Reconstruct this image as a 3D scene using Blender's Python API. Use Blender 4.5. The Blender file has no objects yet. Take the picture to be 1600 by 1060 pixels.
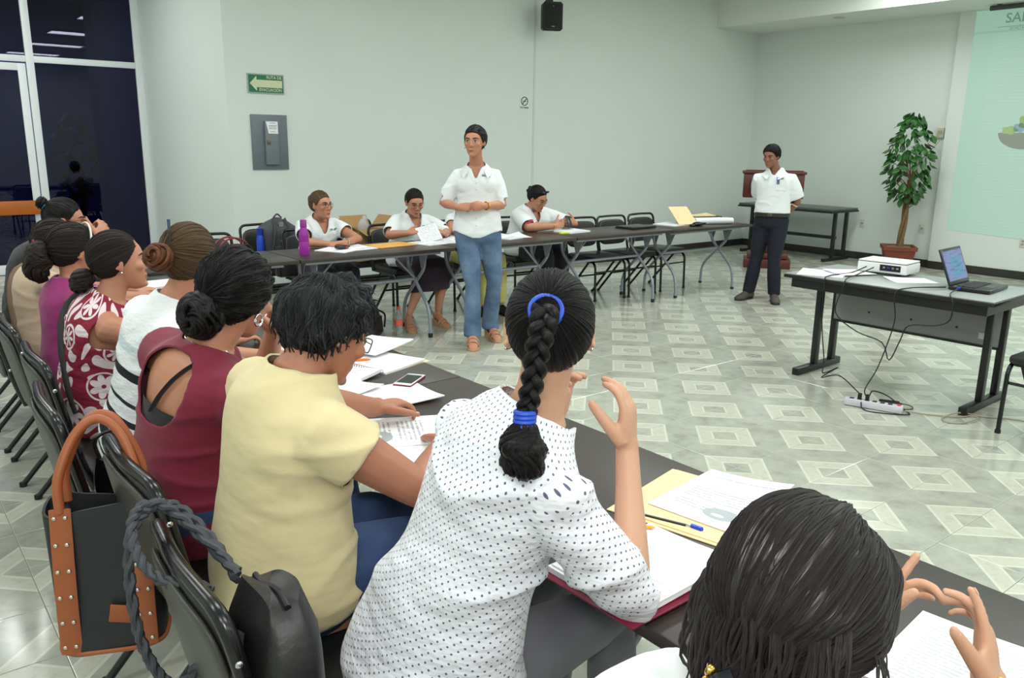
import bpy, bmesh, math, random
import numpy as np
from mathutils import Vector, Matrix, noise as mnoise
random.seed(7); np.random.seed(7)
scene = bpy.context.scene
COL = scene.collection
V = Vector
PI = math.pi

# ------------------------------------------------------------------ camera
cam_d = bpy.data.cameras.new('camera'); cam = bpy.data.objects.new('camera', cam_d); COL.objects.link(cam)
CR = V((0.7831, -0.6217, 0.0136)); CU = V((0.1347, 0.1912, 0.9723)); CF = V((0.6077, 0.7592, -0.2334))
cam.matrix_world = Matrix(((CR.x, CU.x, -CF.x, 0), (CR.y, CU.y, -CF.y, 0), (CR.z, CU.z, -CF.z, 1.6), (0, 0, 0, 1)))
cam_d.sensor_width = 36; cam_d.lens = 28.823; cam_d.clip_start = 0.05; cam_d.clip_end = 200
scene.camera = cam
# ------------------------------------------------------------------ world (night outside), exposure
world = bpy.data.worlds.new('night'); scene.world = world; world.use_nodes = True
world.node_tree.nodes['Background'].inputs[0].default_value = (0.02, 0.022, 0.06, 1)
world.node_tree.nodes['Background'].inputs[1].default_value = 0.35
scene.view_settings.view_transform = 'Standard'; scene.view_settings.look = 'None'
scene.view_settings.gamma = 1.0; scene.view_settings.use_curve_mapping = False
scene.view_settings.exposure = 0.0
CEIL_Z = 3.68
LIGHT_W = 28.5
LIGHT_COL = (0.965, 1.0, 1.0)
PANELS = [(x, y) for x in (-1.4, 1.4, 4.2, 7.0, 9.6) for y in (-3.2, -0.4, 2.4, 5.2)] + [(-1.4, 9.4), (1.2, 9.4), (.6, 7.6)]  # panels listed apart at the end are added to brighten the return wall
# the photographer's flash, held above the lens
fl_d = bpy.data.lights.new('camera_flash', 'AREA'); fl_d.shape = 'DISK'; fl_d.size = 0.30; fl_d.energy = 13; fl_d.color = (1.0, 0.985, 0.96)
fl_o = bpy.data.objects.new('camera_flash', fl_d); COL.objects.link(fl_o)
fl_o.matrix_world = Matrix(((CR.x, CU.x, -CF.x, -0.12), (CR.y, CU.y, -CF.y, -0.15), (CR.z, CU.z, -CF.z, 1.95), (0, 0, 0, 1)))

# ------------------------------------------------------------------ materials
MATS = {}
def srgb(r, g, b):
    f = lambda c: (c/255/12.92) if c/255 <= 0.04045 else ((c/255+0.055)/1.055)**2.4
    return (f(r), f(g), f(b), 1)
class NT:
    def __init__(s, name):
        s.m = bpy.data.materials.new(name); s.m.use_nodes = True
        s.t = s.m.node_tree; s.n = s.t.nodes; s.b = s.n['Principled BSDF']
    def new(s, typ, **k):
        n = s.n.new(typ)
        for a, v in k.items(): setattr(n, a, v)
        return n
    def link(s, a, b): s.t.links.new(a, b)
    def val(s, x, i):
        if hasattr(x, 'is_linked') or isinstance(x, bpy.types.NodeSocket): s.link(x, i)
        else: i.default_value = x
    def math(s, op, a, b=None, c=None, clamp=False):
        n = s.new('ShaderNodeMath', operation=op); n.use_clamp = clamp
        s.val(a, n.inputs[0])
        if b is not None: s.val(b, n.inputs[1])
        if c is not None: s.val(c, n.inputs[2])
        return n.outputs[0]
    def mix(s, f, a, b, blend='MIX'):
        n = s.new('ShaderNodeMix', data_type='RGBA', blend_type=blend)
        s.val(f, n.inputs[0]); s.val(a, n.inputs[6]); s.val(b, n.inputs[7]); return n.outputs[2]
    def noise(s, vec=None, scale=5, detail=4, rough=.5, dim='3D'):
        n = s.new('ShaderNodeTexNoise'); n.inputs['Scale'].default_value = scale; n.inputs['Detail'].default_value = detail; n.inputs['Roughness'].default_value = rough
        if vec is not None: s.link(vec, n.inputs['Vector'])
        return n.outputs['Fac']
    def ramp(s, f, stops, interp='LINEAR'):
        n = s.new('ShaderNodeValToRGB'); cr = n.color_ramp; cr.interpolation = interp
        while len(cr.elements) < len(stops): cr.elements.new(0.5)
        for e, (p, c) in zip(cr.elements, stops): e.position = p; e.color = c
        s.link(f, n.inputs[0]); return n.outputs[0]
    def coord(s, which='Object', scale=None):
        n = s.new('ShaderNodeTexCoord'); o = n.outputs[which]
        if scale:
            m = s.new('ShaderNodeMapping'); m.inputs['Scale'].default_value = scale; s.link(o, m.inputs[0]); o = m.outputs[0]
        return o
    def attr(s, name):
        n = s.new('ShaderNodeAttribute'); n.attribute_name = name; return n.outputs['Vector']
    def pos(s):
        return s.new('ShaderNodeNewGeometry').outputs['Position']
    def sep(s, v):
        n = s.new('ShaderNodeSeparateXYZ'); s.link(v, n.inputs[0]); return n.outputs
    def comb(s, x, y, z=0.0):
        n = s.new('ShaderNodeCombineXYZ'); s.val(x, n.inputs[0]); s.val(y, n.inputs[1]); s.val(z, n.inputs[2]); return n.outputs[0]
    def bump(s, h, strength=.2, dist=.01):
        n = s.new('ShaderNodeBump'); n.inputs['Strength'].default_value = strength; n.inputs['Distance'].default_value = dist
        s.link(h, n.inputs['Height']); s.link(n.outputs[0], s.b.inputs['Normal'])
    def set(s, color=None, rough=None, metal=None, **k):
        if color is not None: s.val(color, s.b.inputs['Base Color'])
        if rough is not None: s.val(rough, s.b.inputs['Roughness'])
        if metal is not None: s.b.inputs['Metallic'].default_value = metal
        for a, v in k.items(): s.val(v, s.b.inputs[a.replace('_', ' ')])
def mat(name, rgb, rough=.5, metal=0, var=.08, vs=8, bump=0, bs=60, coat=0, **k):
    """plain procedural material: colour with a little noise variation"""
    if name in MATS: return MATS[name]
    t = NT(name); c = srgb(*rgb) if max(rgb) > 1 else (*rgb, 1)
    nz = t.noise(t.coord('Object'), vs, 3)
    col = t.mix(nz, tuple(x*(1-var) for x in c[:3])+(1,), tuple(min(1, x*(1+var)) for x in c[:3])+(1,))
    t.set(col, rough, metal, **k)
    if coat: t.b.inputs['Coat Weight'].default_value = coat
    if bump: t.bump(t.noise(t.coord('Object'), bs, 3), bump, .004)
    MATS[name] = t.m; return t.m

# ------------------------------------------------------------------ mesh builder
class MB:
    def __init__(s): s.v = []; s.f = []; s.mi = []
    def add(s, verts, faces, mi=0):
        o = len(s.v); s.v.extend([tuple(x) for x in verts]); s.f.extend([tuple(i+o for i in f) for f in faces]); s.mi.extend([mi]*len(faces)); return s
    def box(s, c, d, R=None, mi=0, bev=0.0):
        """box at centre c, full size d, optional 3x3 rotation; bev chamfers all vertical+horizontal edges"""
        hx, hy, hz = d[0]/2, d[1]/2, d[2]/2; c = V(c)
        if bev <= 0:
            vs = [V((x, y, z)) for x in (-hx, hx) for y in (-hy, hy) for z in (-hz, hz)]
            fs = [(0, 1, 3, 2), (4, 6, 7, 5), (0, 4, 5, 1), (2, 3, 7, 6), (0, 2, 6, 4), (1, 5, 7, 3)]
        else:
            bm = bmesh.new(); bmesh.ops.create_cube(bm, size=1)
            for v in bm.verts: v.co = V((v.co.x*d[0], v.co.y*d[1], v.co.z*d[2]))
            bmesh.ops.bevel(bm, geom=list(bm.edges), offset=bev, segments=2, affect='EDGES', profile=.5)
            bm.verts.index_update()
            vs = [v.co.copy() for v in bm.verts]; fs = [[v.index for v in f.verts] for f in bm.faces]; bm.free()
        if R is not None: vs = [R @ v for v in vs]
        return s.add([v+c for v in vs], fs, mi)
    def bx(s, x0, x1, y0, y1, z0, z1, mi=0, bev=0.0):
        return s.box(((x0+x1)/2, (y0+y1)/2, (z0+z1)/2), (abs(x1-x0), abs(y1-y0), abs(z1-z0)), None, mi, bev)
    def loft(s, rings, mi=0, cap=True, closed=True):
        n = len(rings[0]); vs = []; fs = []
        for r in rings: vs.extend(r)
        for i in range(len(rings)-1):
            for j in range(n if closed else n-1):
                a = i*n+j; b = i*n+(j+1) % n; fs.append((a, b, b+n, a+n))
        if cap:
            for k, rev in ((0, True), (len(rings)-1, False)):
                c = sum((V(p) for p in rings[k]), V())/n; vs.append(c); ci = len(vs)-1
                for j in range(n):
                    a = k*n+j; b = k*n+(j+1) % n; fs.append((b, a, ci) if rev else (a, b, ci))
        return s.add(vs, fs, mi)
    def tube(s, pts, r, n=10, mi=0, cap=True, up=None, flat=1.0, closed=False):
        """tube along pts; r scalar or list; flat squashes along second axis"""
        pts = [V(p) for p in pts]; m = len(pts); rs = r if hasattr(r, '__len__') else [r]*m
        rings = []; prev = None
        for i in range(m):
            if closed: t = (pts[(i+1) % m]-pts[i-1])
            else: t = pts[min(i+1, m-1)]-pts[max(i-1, 0)]
            if t.length < 1e-9: t = V((0, 0, 1))
            t.normalize()
            if prev is None:
                a = V(up) if up is not None else (V((0, 0, 1)) if abs(t.z) < .9 else V((1, 0, 0)))
                a = (a - t*a.dot(t)).normalized()
            else:
                a = (prev - t*prev.dot(t))
                a = a.normalized() if a.length > 1e-6 else prev
            prev = a; b = t.cross(a)
            rings.append([pts[i]+(a*math.cos(2*PI*j/n)+b*math.sin(2*PI*j/n)*flat)*rs[i] for j in range(n)])
        if closed: rings.append(rings[0]); cap = False
        return s.loft(rings, mi, cap)
    def lathe(s, prof, c=(0, 0, 0), n=20, mi=0, R=None, cap=True):
        c = V(c); rings = []
        for r, z in prof:
            ring = [V((r*math.cos(2*PI*j/n), r*math.sin(2*PI*j/n), z)) for j in range(n)]
            rings.append([(R @ p if R is not None else p)+c for p in ring])
        return s.loft(rings, mi, cap)
    def ell(s, c, rad, R=None, nu=14, nv=10, mi=0):
        c = V(c); rings = []
        for i in range(1, nv):
            th = PI*i/nv
            ring = [V((rad[0]*math.sin(th)*math.cos(2*PI*j/nu), rad[1]*math.sin(th)*math.sin(2*PI*j/nu), -rad[2]*math.cos(th))) for j in range(nu)]
            rings.append([(R @ p if R is not None else p)+c for p in ring])
        n = nu; vs = [p for r in rings for p in r]; fs = []
        for i in range(len(rings)-1):
            for j in range(n):
                a = i*n+j; b = i*n+(j+1) % n; fs.append((a, b, b+n, a+n))
        bot = V((0, 0, -rad[2])); top = V((0, 0, rad[2]))
        if R is not None: bot = R @ bot; top = R @ top
        vs += [bot+c, top+c]; k = len(vs)
        for j in range(n):
            fs.append(((j+1) % n, j, k-2)); a = (len(rings)-1)*n; fs.append((a+j, a+(j+1) % n, k-1))
        return s.add(vs, fs, mi)
    def prism(s, poly, z0, z1, mi=0, M=None):
        """extrude 2d polygon (ccw) from z0 to z1 with optional matrix"""
        n = len(poly); vs = [V((x, y, z0)) for x, y in poly]+[V((x, y, z1)) for x, y in poly]
        if M is not None: vs = [M @ v for v in vs]
        fs = [tuple(range(n-1, -1, -1)), tuple(range(n, 2*n))]+[(i, (i+1) % n, n+(i+1) % n, n+i) for i in range(n)]
        return s.add(vs, fs, mi)
    def mesh(s, name):
        me = bpy.data.meshes.new(name); me.from_pydata([tuple(v) for v in s.v], [], s.f)
        me.polygons.foreach_set('material_index', s.mi); me.update(); return me
    def build(s, name, mats, parent=None, smooth=True, angle=40):
        me = s.mesh(name)
        for m in (mats if isinstance(mats, (list, tuple)) else [mats]): me.materials.append(m)
        if smooth:
            me.polygons.foreach_set('use_smooth', [True]*len(me.polygons))
            me.set_sharp_from_angle(angle=math.radians(angle))
        o = bpy.data.objects.new(name, me); COL.objects.link(o)
        if parent is not None: o.parent = parent
        return o
def tag(o, label=None, cat=None, group=None, kind=None):
    if label: o['label'] = label
    if cat: o['category'] = cat
    if group: o['group'] = group
    if kind: o['kind'] = kind
    return o
def empty(name, loc=(0, 0, 0), rz=0, **k):
    o = bpy.data.objects.new(name, None); COL.objects.link(o); o.location = loc; o.rotation_euler = (0, 0, rz); o.empty_display_size = .05
    return tag(o, **k)
def kids(o): return [c for c in bpy.data.objects if c.parent == o]
def dup(root, loc, rz, parent=None, **k):
    c = root.copy(); COL.objects.link(c); c.parent = parent
    if loc is not None: c.location = loc; c.rotation_euler = (0, 0, rz)
    for ch in kids(root):
        d = ch.copy(); COL.objects.link(d); d.parent = c
        for g in kids(ch):
            e = g.copy(); COL.objects.link(e); e.parent = d
    return tag(c, **k)
def bez(pts, n=24):
    """Catmull-Rom through pts"""
    P = [V(p) for p in pts]; P = [P[0]*2-P[1]]+P+[P[-1]*2-P[-2]]; out = []
    segs = len(P)-3; per = max(2, n//segs)
    for i in range(segs):
        a, b, c, d = P[i:i+4]
        for k in range(per):
            t = k/per
            out.append(((b*2)+(c-a)*t+(a*2-b*5+c*4-d)*t*t+(b*3-a-c*3+d)*t**3)*.5)
    out.append(P[-2]); return out
def rotz(a): return Matrix.Rotation(a, 3, 'Z')
def fillet(pts, r, k=5):
    """polyline with rounded corners"""
    P = [V(p) for p in pts]; out = [P[0]]
    for i in range(1, len(P)-1):
        a = (P[i-1]-P[i]); b = (P[i+1]-P[i]); d = min(r, a.length*.45, b.length*.45)
        s = P[i]+a.normalized()*d; e = P[i]+b.normalized()*d
        for j in range(k+1):
            t = j/k; out.append(s*(1-t)**2+P[i]*2*t*(1-t)+e*t*t)
    out.append(P[-1]); return out
def text_mesh(name, body, size, M, material, parent=None, extrude=.0004, align='CENTER', bold=0.0, sx=1.0):
    cu = bpy.data.curves.new('txt', 'FONT'); cu.body = body; cu.size = size; cu.align_x = align; cu.align_y = 'CENTER'; cu.extrude = extrude; cu.resolution_u = 3; cu.offset = bold
    ob = bpy.data.objects.new('txt', cu); COL.objects.link(ob)
    dg = bpy.context.evaluated_depsgraph_get(); me = bpy.data.meshes.new_from_object(ob.evaluated_get(dg))
    bpy.data.objects.remove(ob); bpy.data.curves.remove(cu)
    me.transform(M @ Matrix.Diagonal((sx, 1, 1, 1))); me.name = name; me.materials.clear(); me.materials.append(material)
    o = bpy.data.objects.new(name, me); COL.objects.link(o)
    if parent is not None: o.parent = parent
    return o
def frame(o, x, y):
    """4x4 with local x,y axes and z = x cross y at origin o"""
    x = V(x).normalized(); z = x.cross(V(y)).normalized(); y = z.cross(x)
    return Matrix(((x.x, y.x, z.x, o[0]), (x.y, y.y, z.y, o[1]), (x.z, y.z, z.z, o[2]), (0, 0, 0, 1)))
# ================================================================== the room
YB, XR, X0, YG = 8.28, 11.5, 3.0, 11.1      # back wall, right wall, return wall, glazed wall
XL, YN = -3.2, -4.6
def wall_mat():
    t = NT('painted_plaster'); p = t.pos()
    n = t.noise(p, 1.3, 4); n2 = t.noise(p, 90, 3)
    t.set(t.mix(n, srgb(214, 222, 216), srgb(221, 229, 223)), .62); t.bump(n2, .08, .003); return t.m
M_WALL = wall_mat()
M_CEIL = mat('ceiling_paint', (226, 231, 224), .8, var=.02)
M_DARKBASE = mat('dark_baseboard', (48, 46, 42), .4)
M_GROUT = mat('grout', (140, 142, 128), .8, var=.1, vs=40)
M_WHITEMETAL = mat('white_aluminium', (226, 230, 232), .35, var=.03)
def struct(name, mb, m, **k): return tag(mb.build(name, m, smooth=False), kind='structure', **k)
floor = struct('floor', MB().bx(XL, XR+.4, YN, YG+4.4, -.12, -.004), M_GROUT)
struct('wall_back', MB().bx(X0, XR+.2, YB, YB+.2, 0, CEIL_Z), M_WALL)
struct('wall_return', MB().bx(X0, X0+.2, YB+.2, YG+.0, 0, CEIL_Z), M_WALL)
struct('wall_right', MB().bx(XR, XR+.2, 5.2, YB, 0, CEIL_Z).bx(XR-.06, XR+.2, YN, 5.2, 0, CEIL_Z), M_WALL)
struct('wall_left', MB().bx(XL-.2, XL, YN, YG+.2, 0, CEIL_Z), M_WALL)
struct('wall_near', MB().bx(XL-.2, XR+.2, YN-.2, YN, 0, CEIL_Z), M_WALL)
struct('ceiling', MB().bx(XL-.2, XR+.2, YN-.2, YG+.3, CEIL_Z, CEIL_Z+.15), M_CEIL)
so = struct('trim_1', MB().bx(10.45, XR-.001, YN, YB-.001, 3.3, CEIL_Z-.001), M_CEIL)     # dropped soffit
struct('trim_2', MB().bx(6.905, 6.935, YB-.006, YB+.01, .1, CEIL_Z-.01), mat('wall_joint_trim', (205, 212, 206), .6))
struct('baseboard_back', MB().bx(X0, XR-.014, YB-.014, YB-.001, 0, .1), M_DARKBASE)
struct('baseboard_right', MB().bx(XR-.014, XR-.001, 5.2, YB-.014, 0, .1).bx(XR-.074, XR-.061, YN, 5.2, 0, .1), M_DARKBASE)
struct('baseboard_return', MB().bx(X0-.014, X0-.001, YB, YG-.1, 0, .1), M_DARKBASE)
# downlight in the soffit
dl = empty('downlight', (10.78, 6.5, 3.3), label='small recessed downlight in the dropped ceiling strip by the right wall', cat='ceiling light')
MB().lathe([(.05, 0), (.085, 0), (.085, -.008), (.05, -.012)], n=20).build('trim_ring', mat('downlight_ring', (190, 192, 186), .4), dl)
MB().lathe([(.001, .002), (.05, -.002), (.05, -.01), (.03, -.004), (.001, -.003)], n=20).build('lens', mat('downlight_lens', (70, 70, 66), .3), dl)
# ceiling light panels
M_DIFF = NT('light_diffuser'); M_DIFF.set((.9, .95, .92, 1), .5, Emission_Color=(*LIGHT_COL, 1), Emission_Strength=2.2); M_DIFF = M_DIFF.m
M_LFRAME = mat('lamp_frame', (215, 218, 214), .4)
pm = MB().bx(-.6, .6, -.3, .3, -.012, -.002).mesh('diffuser'); pm.materials.append(M_DIFF)
fm = MB().bx(-.63, .63, .3, .33, -.03, 0).bx(-.63, .63, -.33, -.3, -.03, 0).bx(-.63, -.6, -.3, .3, -.03, 0).bx(.6, .63, -.3, .3, -.03, 0).mesh('lamp_frame'); fm.materials.append(M_LFRAME)
lt = bpy.data.lights.new('panel_light', 'AREA'); lt.shape = 'RECTANGLE'; lt.size = 1.15; lt.size_y = .55; lt.energy = LIGHT_W; lt.color = LIGHT_COL
for i, (x, y) in enumerate(PANELS):
    e = empty('ceiling_light', (x, y, CEIL_Z), label='recessed rectangular fluorescent ceiling panel', cat='ceiling light', group='fluorescent ceiling panels')
    for nm, me in (('lamp_frame', fm), ('diffuser', pm)):
        o = bpy.data.objects.new(nm, me); COL.objects.link(o); o.parent = e
    l = bpy.data.objects.new('panel_light', lt); COL.objects.link(l); l.location = (0, 0, -.02); l.parent = e
# ---- glazed wall with door, dark lobby beyond
M_LOBBY = mat('lobby_wall', (96, 92, 170), .8, var=.1)  # violet-blue colour imitates the bluish reflection in the glass
M_LOBF = mat('lobby_floor', (60, 58, 60), .4)
struct('wall_lobby', MB().bx(XL-.2, X0+.6, YG+4.2, YG+4.4, 0, CEIL_Z).bx(XL-.2, XL, YG+.2, YG+4.2, 0, CEIL_Z).bx(X0+.4, X0+.6, YG+.1, YG+4.2, 0, CEIL_Z).bx(XL-.2, X0+.6, YG+.3, YG+4.4, CEIL_Z, CEIL_Z+.1), M_LOBBY)
struct('wall_glazed_jamb', MB().bx(X0, X0+.4, YG, YG+.12, 0, CEIL_Z), M_WALL)
def glass_mat():
    t = NT('tinted_glass')
    t.set((.10, .10, .16, 1), .02, Transmission_Weight=0.0)
    g = t.new('ShaderNodeBsdfGlossy'); g.inputs['Roughness'].default_value = .01; g.inputs['Color'].default_value = (.8, .8, .95, 1)
    tr = t.new('ShaderNodeBsdfTransparent'); tr.inputs['Color'].default_value = (.30, .30, .42, 1)
    fr = t.new('ShaderNodeFresnel'); fr.inputs['IOR'].default_value = 1.45
    mx = t.new('ShaderNodeMixShader'); t.link(t.math('MULTIPLY', fr.outputs[0], 1.0), mx.inputs[0]); t.link(tr.outputs[0], mx.inputs[1]); t.link(g.outputs[0], mx.inputs[2])
    t.link(mx.outputs[0], t.n['Material Output'].inputs['Surface']); return t.m
M_GLASS = glass_mat()
ll = empty('ceiling_light', (1.0, YG+2.6, CEIL_Z), label='added bluish fill lamp in the lobby beyond the glazed wall', cat='ceiling light')  # added lamp with no known source, lifts the dark lobby
for nm, me in (('lamp_frame', fm), ('diffuser', pm)):
    o = bpy.data.objects.new(nm, me); COL.objects.link(o); o.parent = ll
l2 = bpy.data.lights.new('lobby_fill_light', 'AREA'); l2.shape = 'RECTANGLE'; l2.size = 1.15; l2.size_y = .55; l2.energy = 26; l2.color = (.75, .72, 1)
l2 = bpy.data.objects.new('lobby_fill_light', l2); COL.objects.link(l2); l2.location = (0, 0, -.02); l2.parent = ll
wz = tag(empty('window_1', (0, YG, 0)), kind='structure', label='white aluminium framed glazed wall with transom panes')
def bar(x0, x1, z0, z1, d=.08, nm='window_frame', par=wz):
    return MB().bx(x0, x1, -d/2, d/2, z0, z1, bev=.004).build(nm, M_WHITEMETAL, par)
def pane(x0, x1, z0, z1, par=wz): return MB().bx(x0, x1, -.004, .004, z0, z1).build('pane', M_GLASS, par, smooth=False)
ZT = 2.44
for x in (X0-.04, 1.79, -.3, -1.6): bar(x-.04, x+.04, 0, CEIL_Z-.002)
for a, b in ((1.83, X0-.08), (-.26, 1.75), (-1.56, -.34), (XL+.01, -1.64)):
    bar(a, b, ZT-.035, ZT+.035); bar(a, b, CEIL_Z-.06, CEIL_Z-.002); pane(a, b, ZT+.035, CEIL_Z-.06)
for a, b in ((1.83, X0-.08), (-1.56, -.34), (XL+.01, -1.64)):
    bar(a, b, 0.001, .08); pane(a, b, .08, ZT-.035)
dz = tag(empty('door_1', (0, YG, 0)), kind='structure', label='white framed glass door with wooden push bar')
for x in (1.70, .88, .74, -.21): bar(x-.04, x+.04, .01, ZT-.05, .05, 'door_frame', dz)
for a, b in ((.92, 1.66), (-.17, .70)):
    bar(a, b, ZT-.13, ZT-.05, .05, 'door_frame', dz); bar(a, b, .01, .12, .05, 'door_frame', dz); pane(a, b, .12, ZT-.13, dz)
M_BAR = mat('orange_wood', (176, 92, 20), .35, var=.15, vs=14)
MB().bx(.95, 1.72, -.09, -.05, .70, .86, bev=.006).build('push_bar', M_BAR, dz)
MB().bx(-.15, .68, -.09, -.05, .70, .86, bev=.006).build('push_bar', M_BAR, dz)
# ---- wall things
def sgn(p): return MB()
es = empty('exit_sign', (3.405, YB, 2.133), label='green evacuation route sign with cream arrow on back wall', cat='sign')
M_SGREEN = mat('sign_green', (16, 108, 72), .4, var=.04); M_SCREAM = mat('sign_cream', (206, 214, 176), .45, var=.04); M_SGREY = mat('sign_edge', (160, 172, 164), .4)
MB().bx(-.19, .19, -.012, -.0005, -.095, .095).build('backing', M_SGREY, es, smooth=False)
MB().bx(-.178, .178, -.016, -.012, -.083, .083).build('face', M_SGREEN, es, smooth=False)
MA = frame((0, -.0165, 0), (1, 0, 0), (0, 0, 1))
MB().prism([(-.168, 0), (-.098, -.072), (-.098, -.036), (.168, -.036), (.168, .036), (-.098, .036), (-.098, .072)], 0, .002, M=MA).build('arrow', M_SCREAM, es, smooth=False)
text_mesh('lettering', 'RUTA DE', .042, frame((.085, -.018, .061), (1, 0, 0), (0, 0, 1)), M_SCREAM, es, bold=.0006, sx=.92)
text_mesh('lettering', 'EVACUACIÓN', .040, frame((.043, -.018, -.060), (1, 0, 0), (0, 0, 1)), M_SCREAM, es, bold=.0006, sx=.92)
ep = empty('electrical_panel', (3.415, YB, 1.563), label='grey steel electrical breaker panel with paper notice on its door', cat='electrical panel')
M_PGREY = mat('panel_grey', (104, 113, 120), .4, var=.05); M_PGREY2 = mat('panel_door_grey', (112, 122, 128), .38, var=.05)
MB().bx(-.19, .19, -.02, -.0005, -.272, .272, bev=.004).build('plate', M_PGREY, ep)
dr = MB().bx(-.062, .075, -.06, -.02, -.222, .21, bev=.006).build('door', M_PGREY2, ep)
MB().bx(-.05, -.015, -.07, -.06, -.02, .03, bev=.003).build('latch', mat('latch_bronze', (110, 100, 84), .35, .6), dr)
M_PAPER = mat('white_paper', (240, 241, 243), .6, var=.02)
pn = MB().prism([(-.055, .205), (.07, .205), (.07, .085), (-.03, .085)], 0, .002, M=frame((0, -.0625, 0), (1, 0, 0), (0, 0, 1))).build('notice', M_PAPER, dr, smooth=False)
M_INK = mat('ink', (90, 92, 96), .6)
for k, (w, z) in enumerate(((.06, .19), (.085, .165), (.08, .15), (.08, .135), (.05, .105))): MB().bx(.015-w/2, .015+w/2, -.0652, -.0645, z-.002, z+.002).build('printed_line', M_INK, dr, smooth=False)
ns = empty('no_smoking_sign', (6.762, YB, 2.08), label='small white no smoking sign on back wall', cat='sign')
MB().bx(-.075, .075, -.006, -.0005, -.085, .085).build('plate', mat('sign_white', (222, 228, 222), .4, var=.02), ns, smooth=False)
M_BLK = mat('sign_black', (40, 34, 32), .5)
MB().tube([(.05*math.cos(a), -.008, .02+.05*math.sin(a)) for a in np.linspace(0, 2*PI, 33)[:-1]], .005, 6, closed=True).build('ring', M_BLK, ns)
MB().tube([(-.035, -.008, -.015), (.035, -.008, .055)], .005, 6).tube([(-.03, -.0065, .02), (.028, -.0065, .02)], .004, 6).build('slash', M_BLK, ns)
text_mesh('lettering', 'NO FUMAR', .026, frame((0, -.007, -.058), (1, 0, 0), (0, 0, 1)), M_BLK, ns, bold=.0006)
# loudspeaker on bracket
sp = empty('loudspeaker', (6.93, YB-.28, 3.08), -.45, label='black loudspeaker on a white bracket high on the back wall', cat='loudspeaker')
M_SPK = mat('speaker_black', (20, 21, 22), .5, bump=.2, bs=200)
MB().loft([[V((x*sx, y, z*sx)) for x, z in ((-.1, -.165), (.1, -.165), (.125, -.14), (.125, .14), (.1, .165), (-.1, .165), (-.125, .14), (-.125, -.14))] for y, sx in ((-.1, .92), (-.085, 1), (.03, .95), (.1, .7))]).build('cabinet', M_SPK, sp, angle=30)
MB().bx(-.105, .105, -.108, -.1, -.14, .14, bev=.003).build('grille', mat('grille_black', (14, 14, 15), .7, bump=.6, bs=400), sp)
MB().ell((0, -.109, .11), (.006, .003, .006)).build('tweeter_dot', mat('silver_dot', (150, 150, 150), .3, .8), sp)
MB().bx(-.016, .016, -.111, -.108, -.126, -.114).build('badge', mat('badge_grey', (120, 120, 120), .3, .6), sp)
MB().box((-.02, .02, .18), (.07, .1, .04)).build('bracket_cap', M_SPK, sp)
bk = MB(); bk.tube(fillet([(-.02, .06, -.02), (-.02, .19, -.02)], .02), .012); bk.box((-.03, .205, -.01), (.05, .02, .11), rotz(.45)); bk.build('bracket', mat('bracket_cream', (200, 200, 178), .5), sp)
# switches and outlets
def wallplate(y, z, w, h, label, holes=1):
    x = XR if y > 5.2 else XR-.06
    e = empty('wall_socket', (x, y, z), label=label, cat='wall socket')
    MB().bx(-.009, -.0005, -w/2, w/2, -h/2, h/2, bev=.002).build('plate', mat('plate_ivory', (205, 206, 192), .4), e)
    for k in range(holes):
        zz = (k-(holes-1)/2)*.04
        MB().bx(-.013, -.009, -.014, .014, zz-.013, zz+.013, bev=.001).build('insert', mat('insert_grey', (150, 150, 140), .4), e)
wallplate(6.23, .52, .07, .115, 'ivory wall outlet between the black side table and the ficus')
wallplate(5.36, .52, .075, .12, 'ivory wall outlet just right of the ficus trunk', 1)
wallplate(4.06, .46, .07, .12, 'ivory wall outlet below the projected slide', 2)
th = empty('thermostat', (XR, 5.27, 1.80), label='small beige thermostat box on wall beside the ficus', cat='thermostat')
MB().bx(-.035, -.0005, -.045, .045, -.065, .065, bev=.005).build('body', mat('thermo_beige', (190, 186, 160), .5), th)
MB().bx(-.038, -.035, -.03, .03, -.02, .03).build('dial_plate', mat('thermo_plate', (160, 156, 134), .5), th)
# projected slide
def slide_mat():
    t = NT('projected_slide'); p = t.sep(t.pos())
    band = t.math('LESS_THAN', t.math('ABSOLUTE', t.math('SUBTRACT', p[2], 3.02)), .012)
    st = t.math('GREATER_THAN', t.math('FRACT', t.math('MULTIPLY', p[2], 26)), .62)
    right = t.math('MULTIPLY', t.math('LESS_THAN', p[1], 4.75), t.math('LESS_THAN', p[2], 2.95))
    c = t.mix(t.math('MULTIPLY', st, t.math('MULTIPLY', right, .55)), (.40, .72, .56, 1), (.52, .80, .68, 1))
    c = t.mix(t.math('MULTIPLY', band, .45), c, (.20, .36, .30, 1))
    t.set((.30, .35, .32, 1), .9, Emission_Color=c, Emission_Strength=.43); return t.m
XS = XR-.06
sl = empty('projected_slide', (XS, 3.9, 1.9), label='mint green projected slide with logo and bowl picture on right wall', cat='projection')
def sp_(y, z): return (-.004, y-3.9, z-1.9)
MB().add([sp_(5.0, .54), sp_(4.12, .50), sp_(1.9, .42), sp_(1.9, 3.36), sp_(4.1, 3.29), sp_(5.0, 3.285)], [(0, 1, 2, 3, 4, 5)]).build('image', slide_mat(), sl, smooth=False)
def emi(name, rgb, s=.5):
    t = NT(name); c = srgb(*rgb); t.set(tuple(x*.5 for x in c[:3])+(1,), .9, Emission_Color=c, Emission_Strength=s*.75); return t.m
MS = lambda y, z: frame((-.0062, y-3.9, z-1.9), (0, -1, 0), (0, 0, 1))
E_GREY = emi('slide_grey', (128, 160, 146), .55)
text_mesh('lettering', 'SALUD', .16, MS(4.40, 3.165), E_GREY, sl, bold=.002, align='CENTER')
MB().bx(-.0064, -.0060, 4.05-3.9, 4.73-3.9, 3.068-1.9, 3.074-1.9).build('rule', E_GREY, sl, smooth=False)
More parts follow.
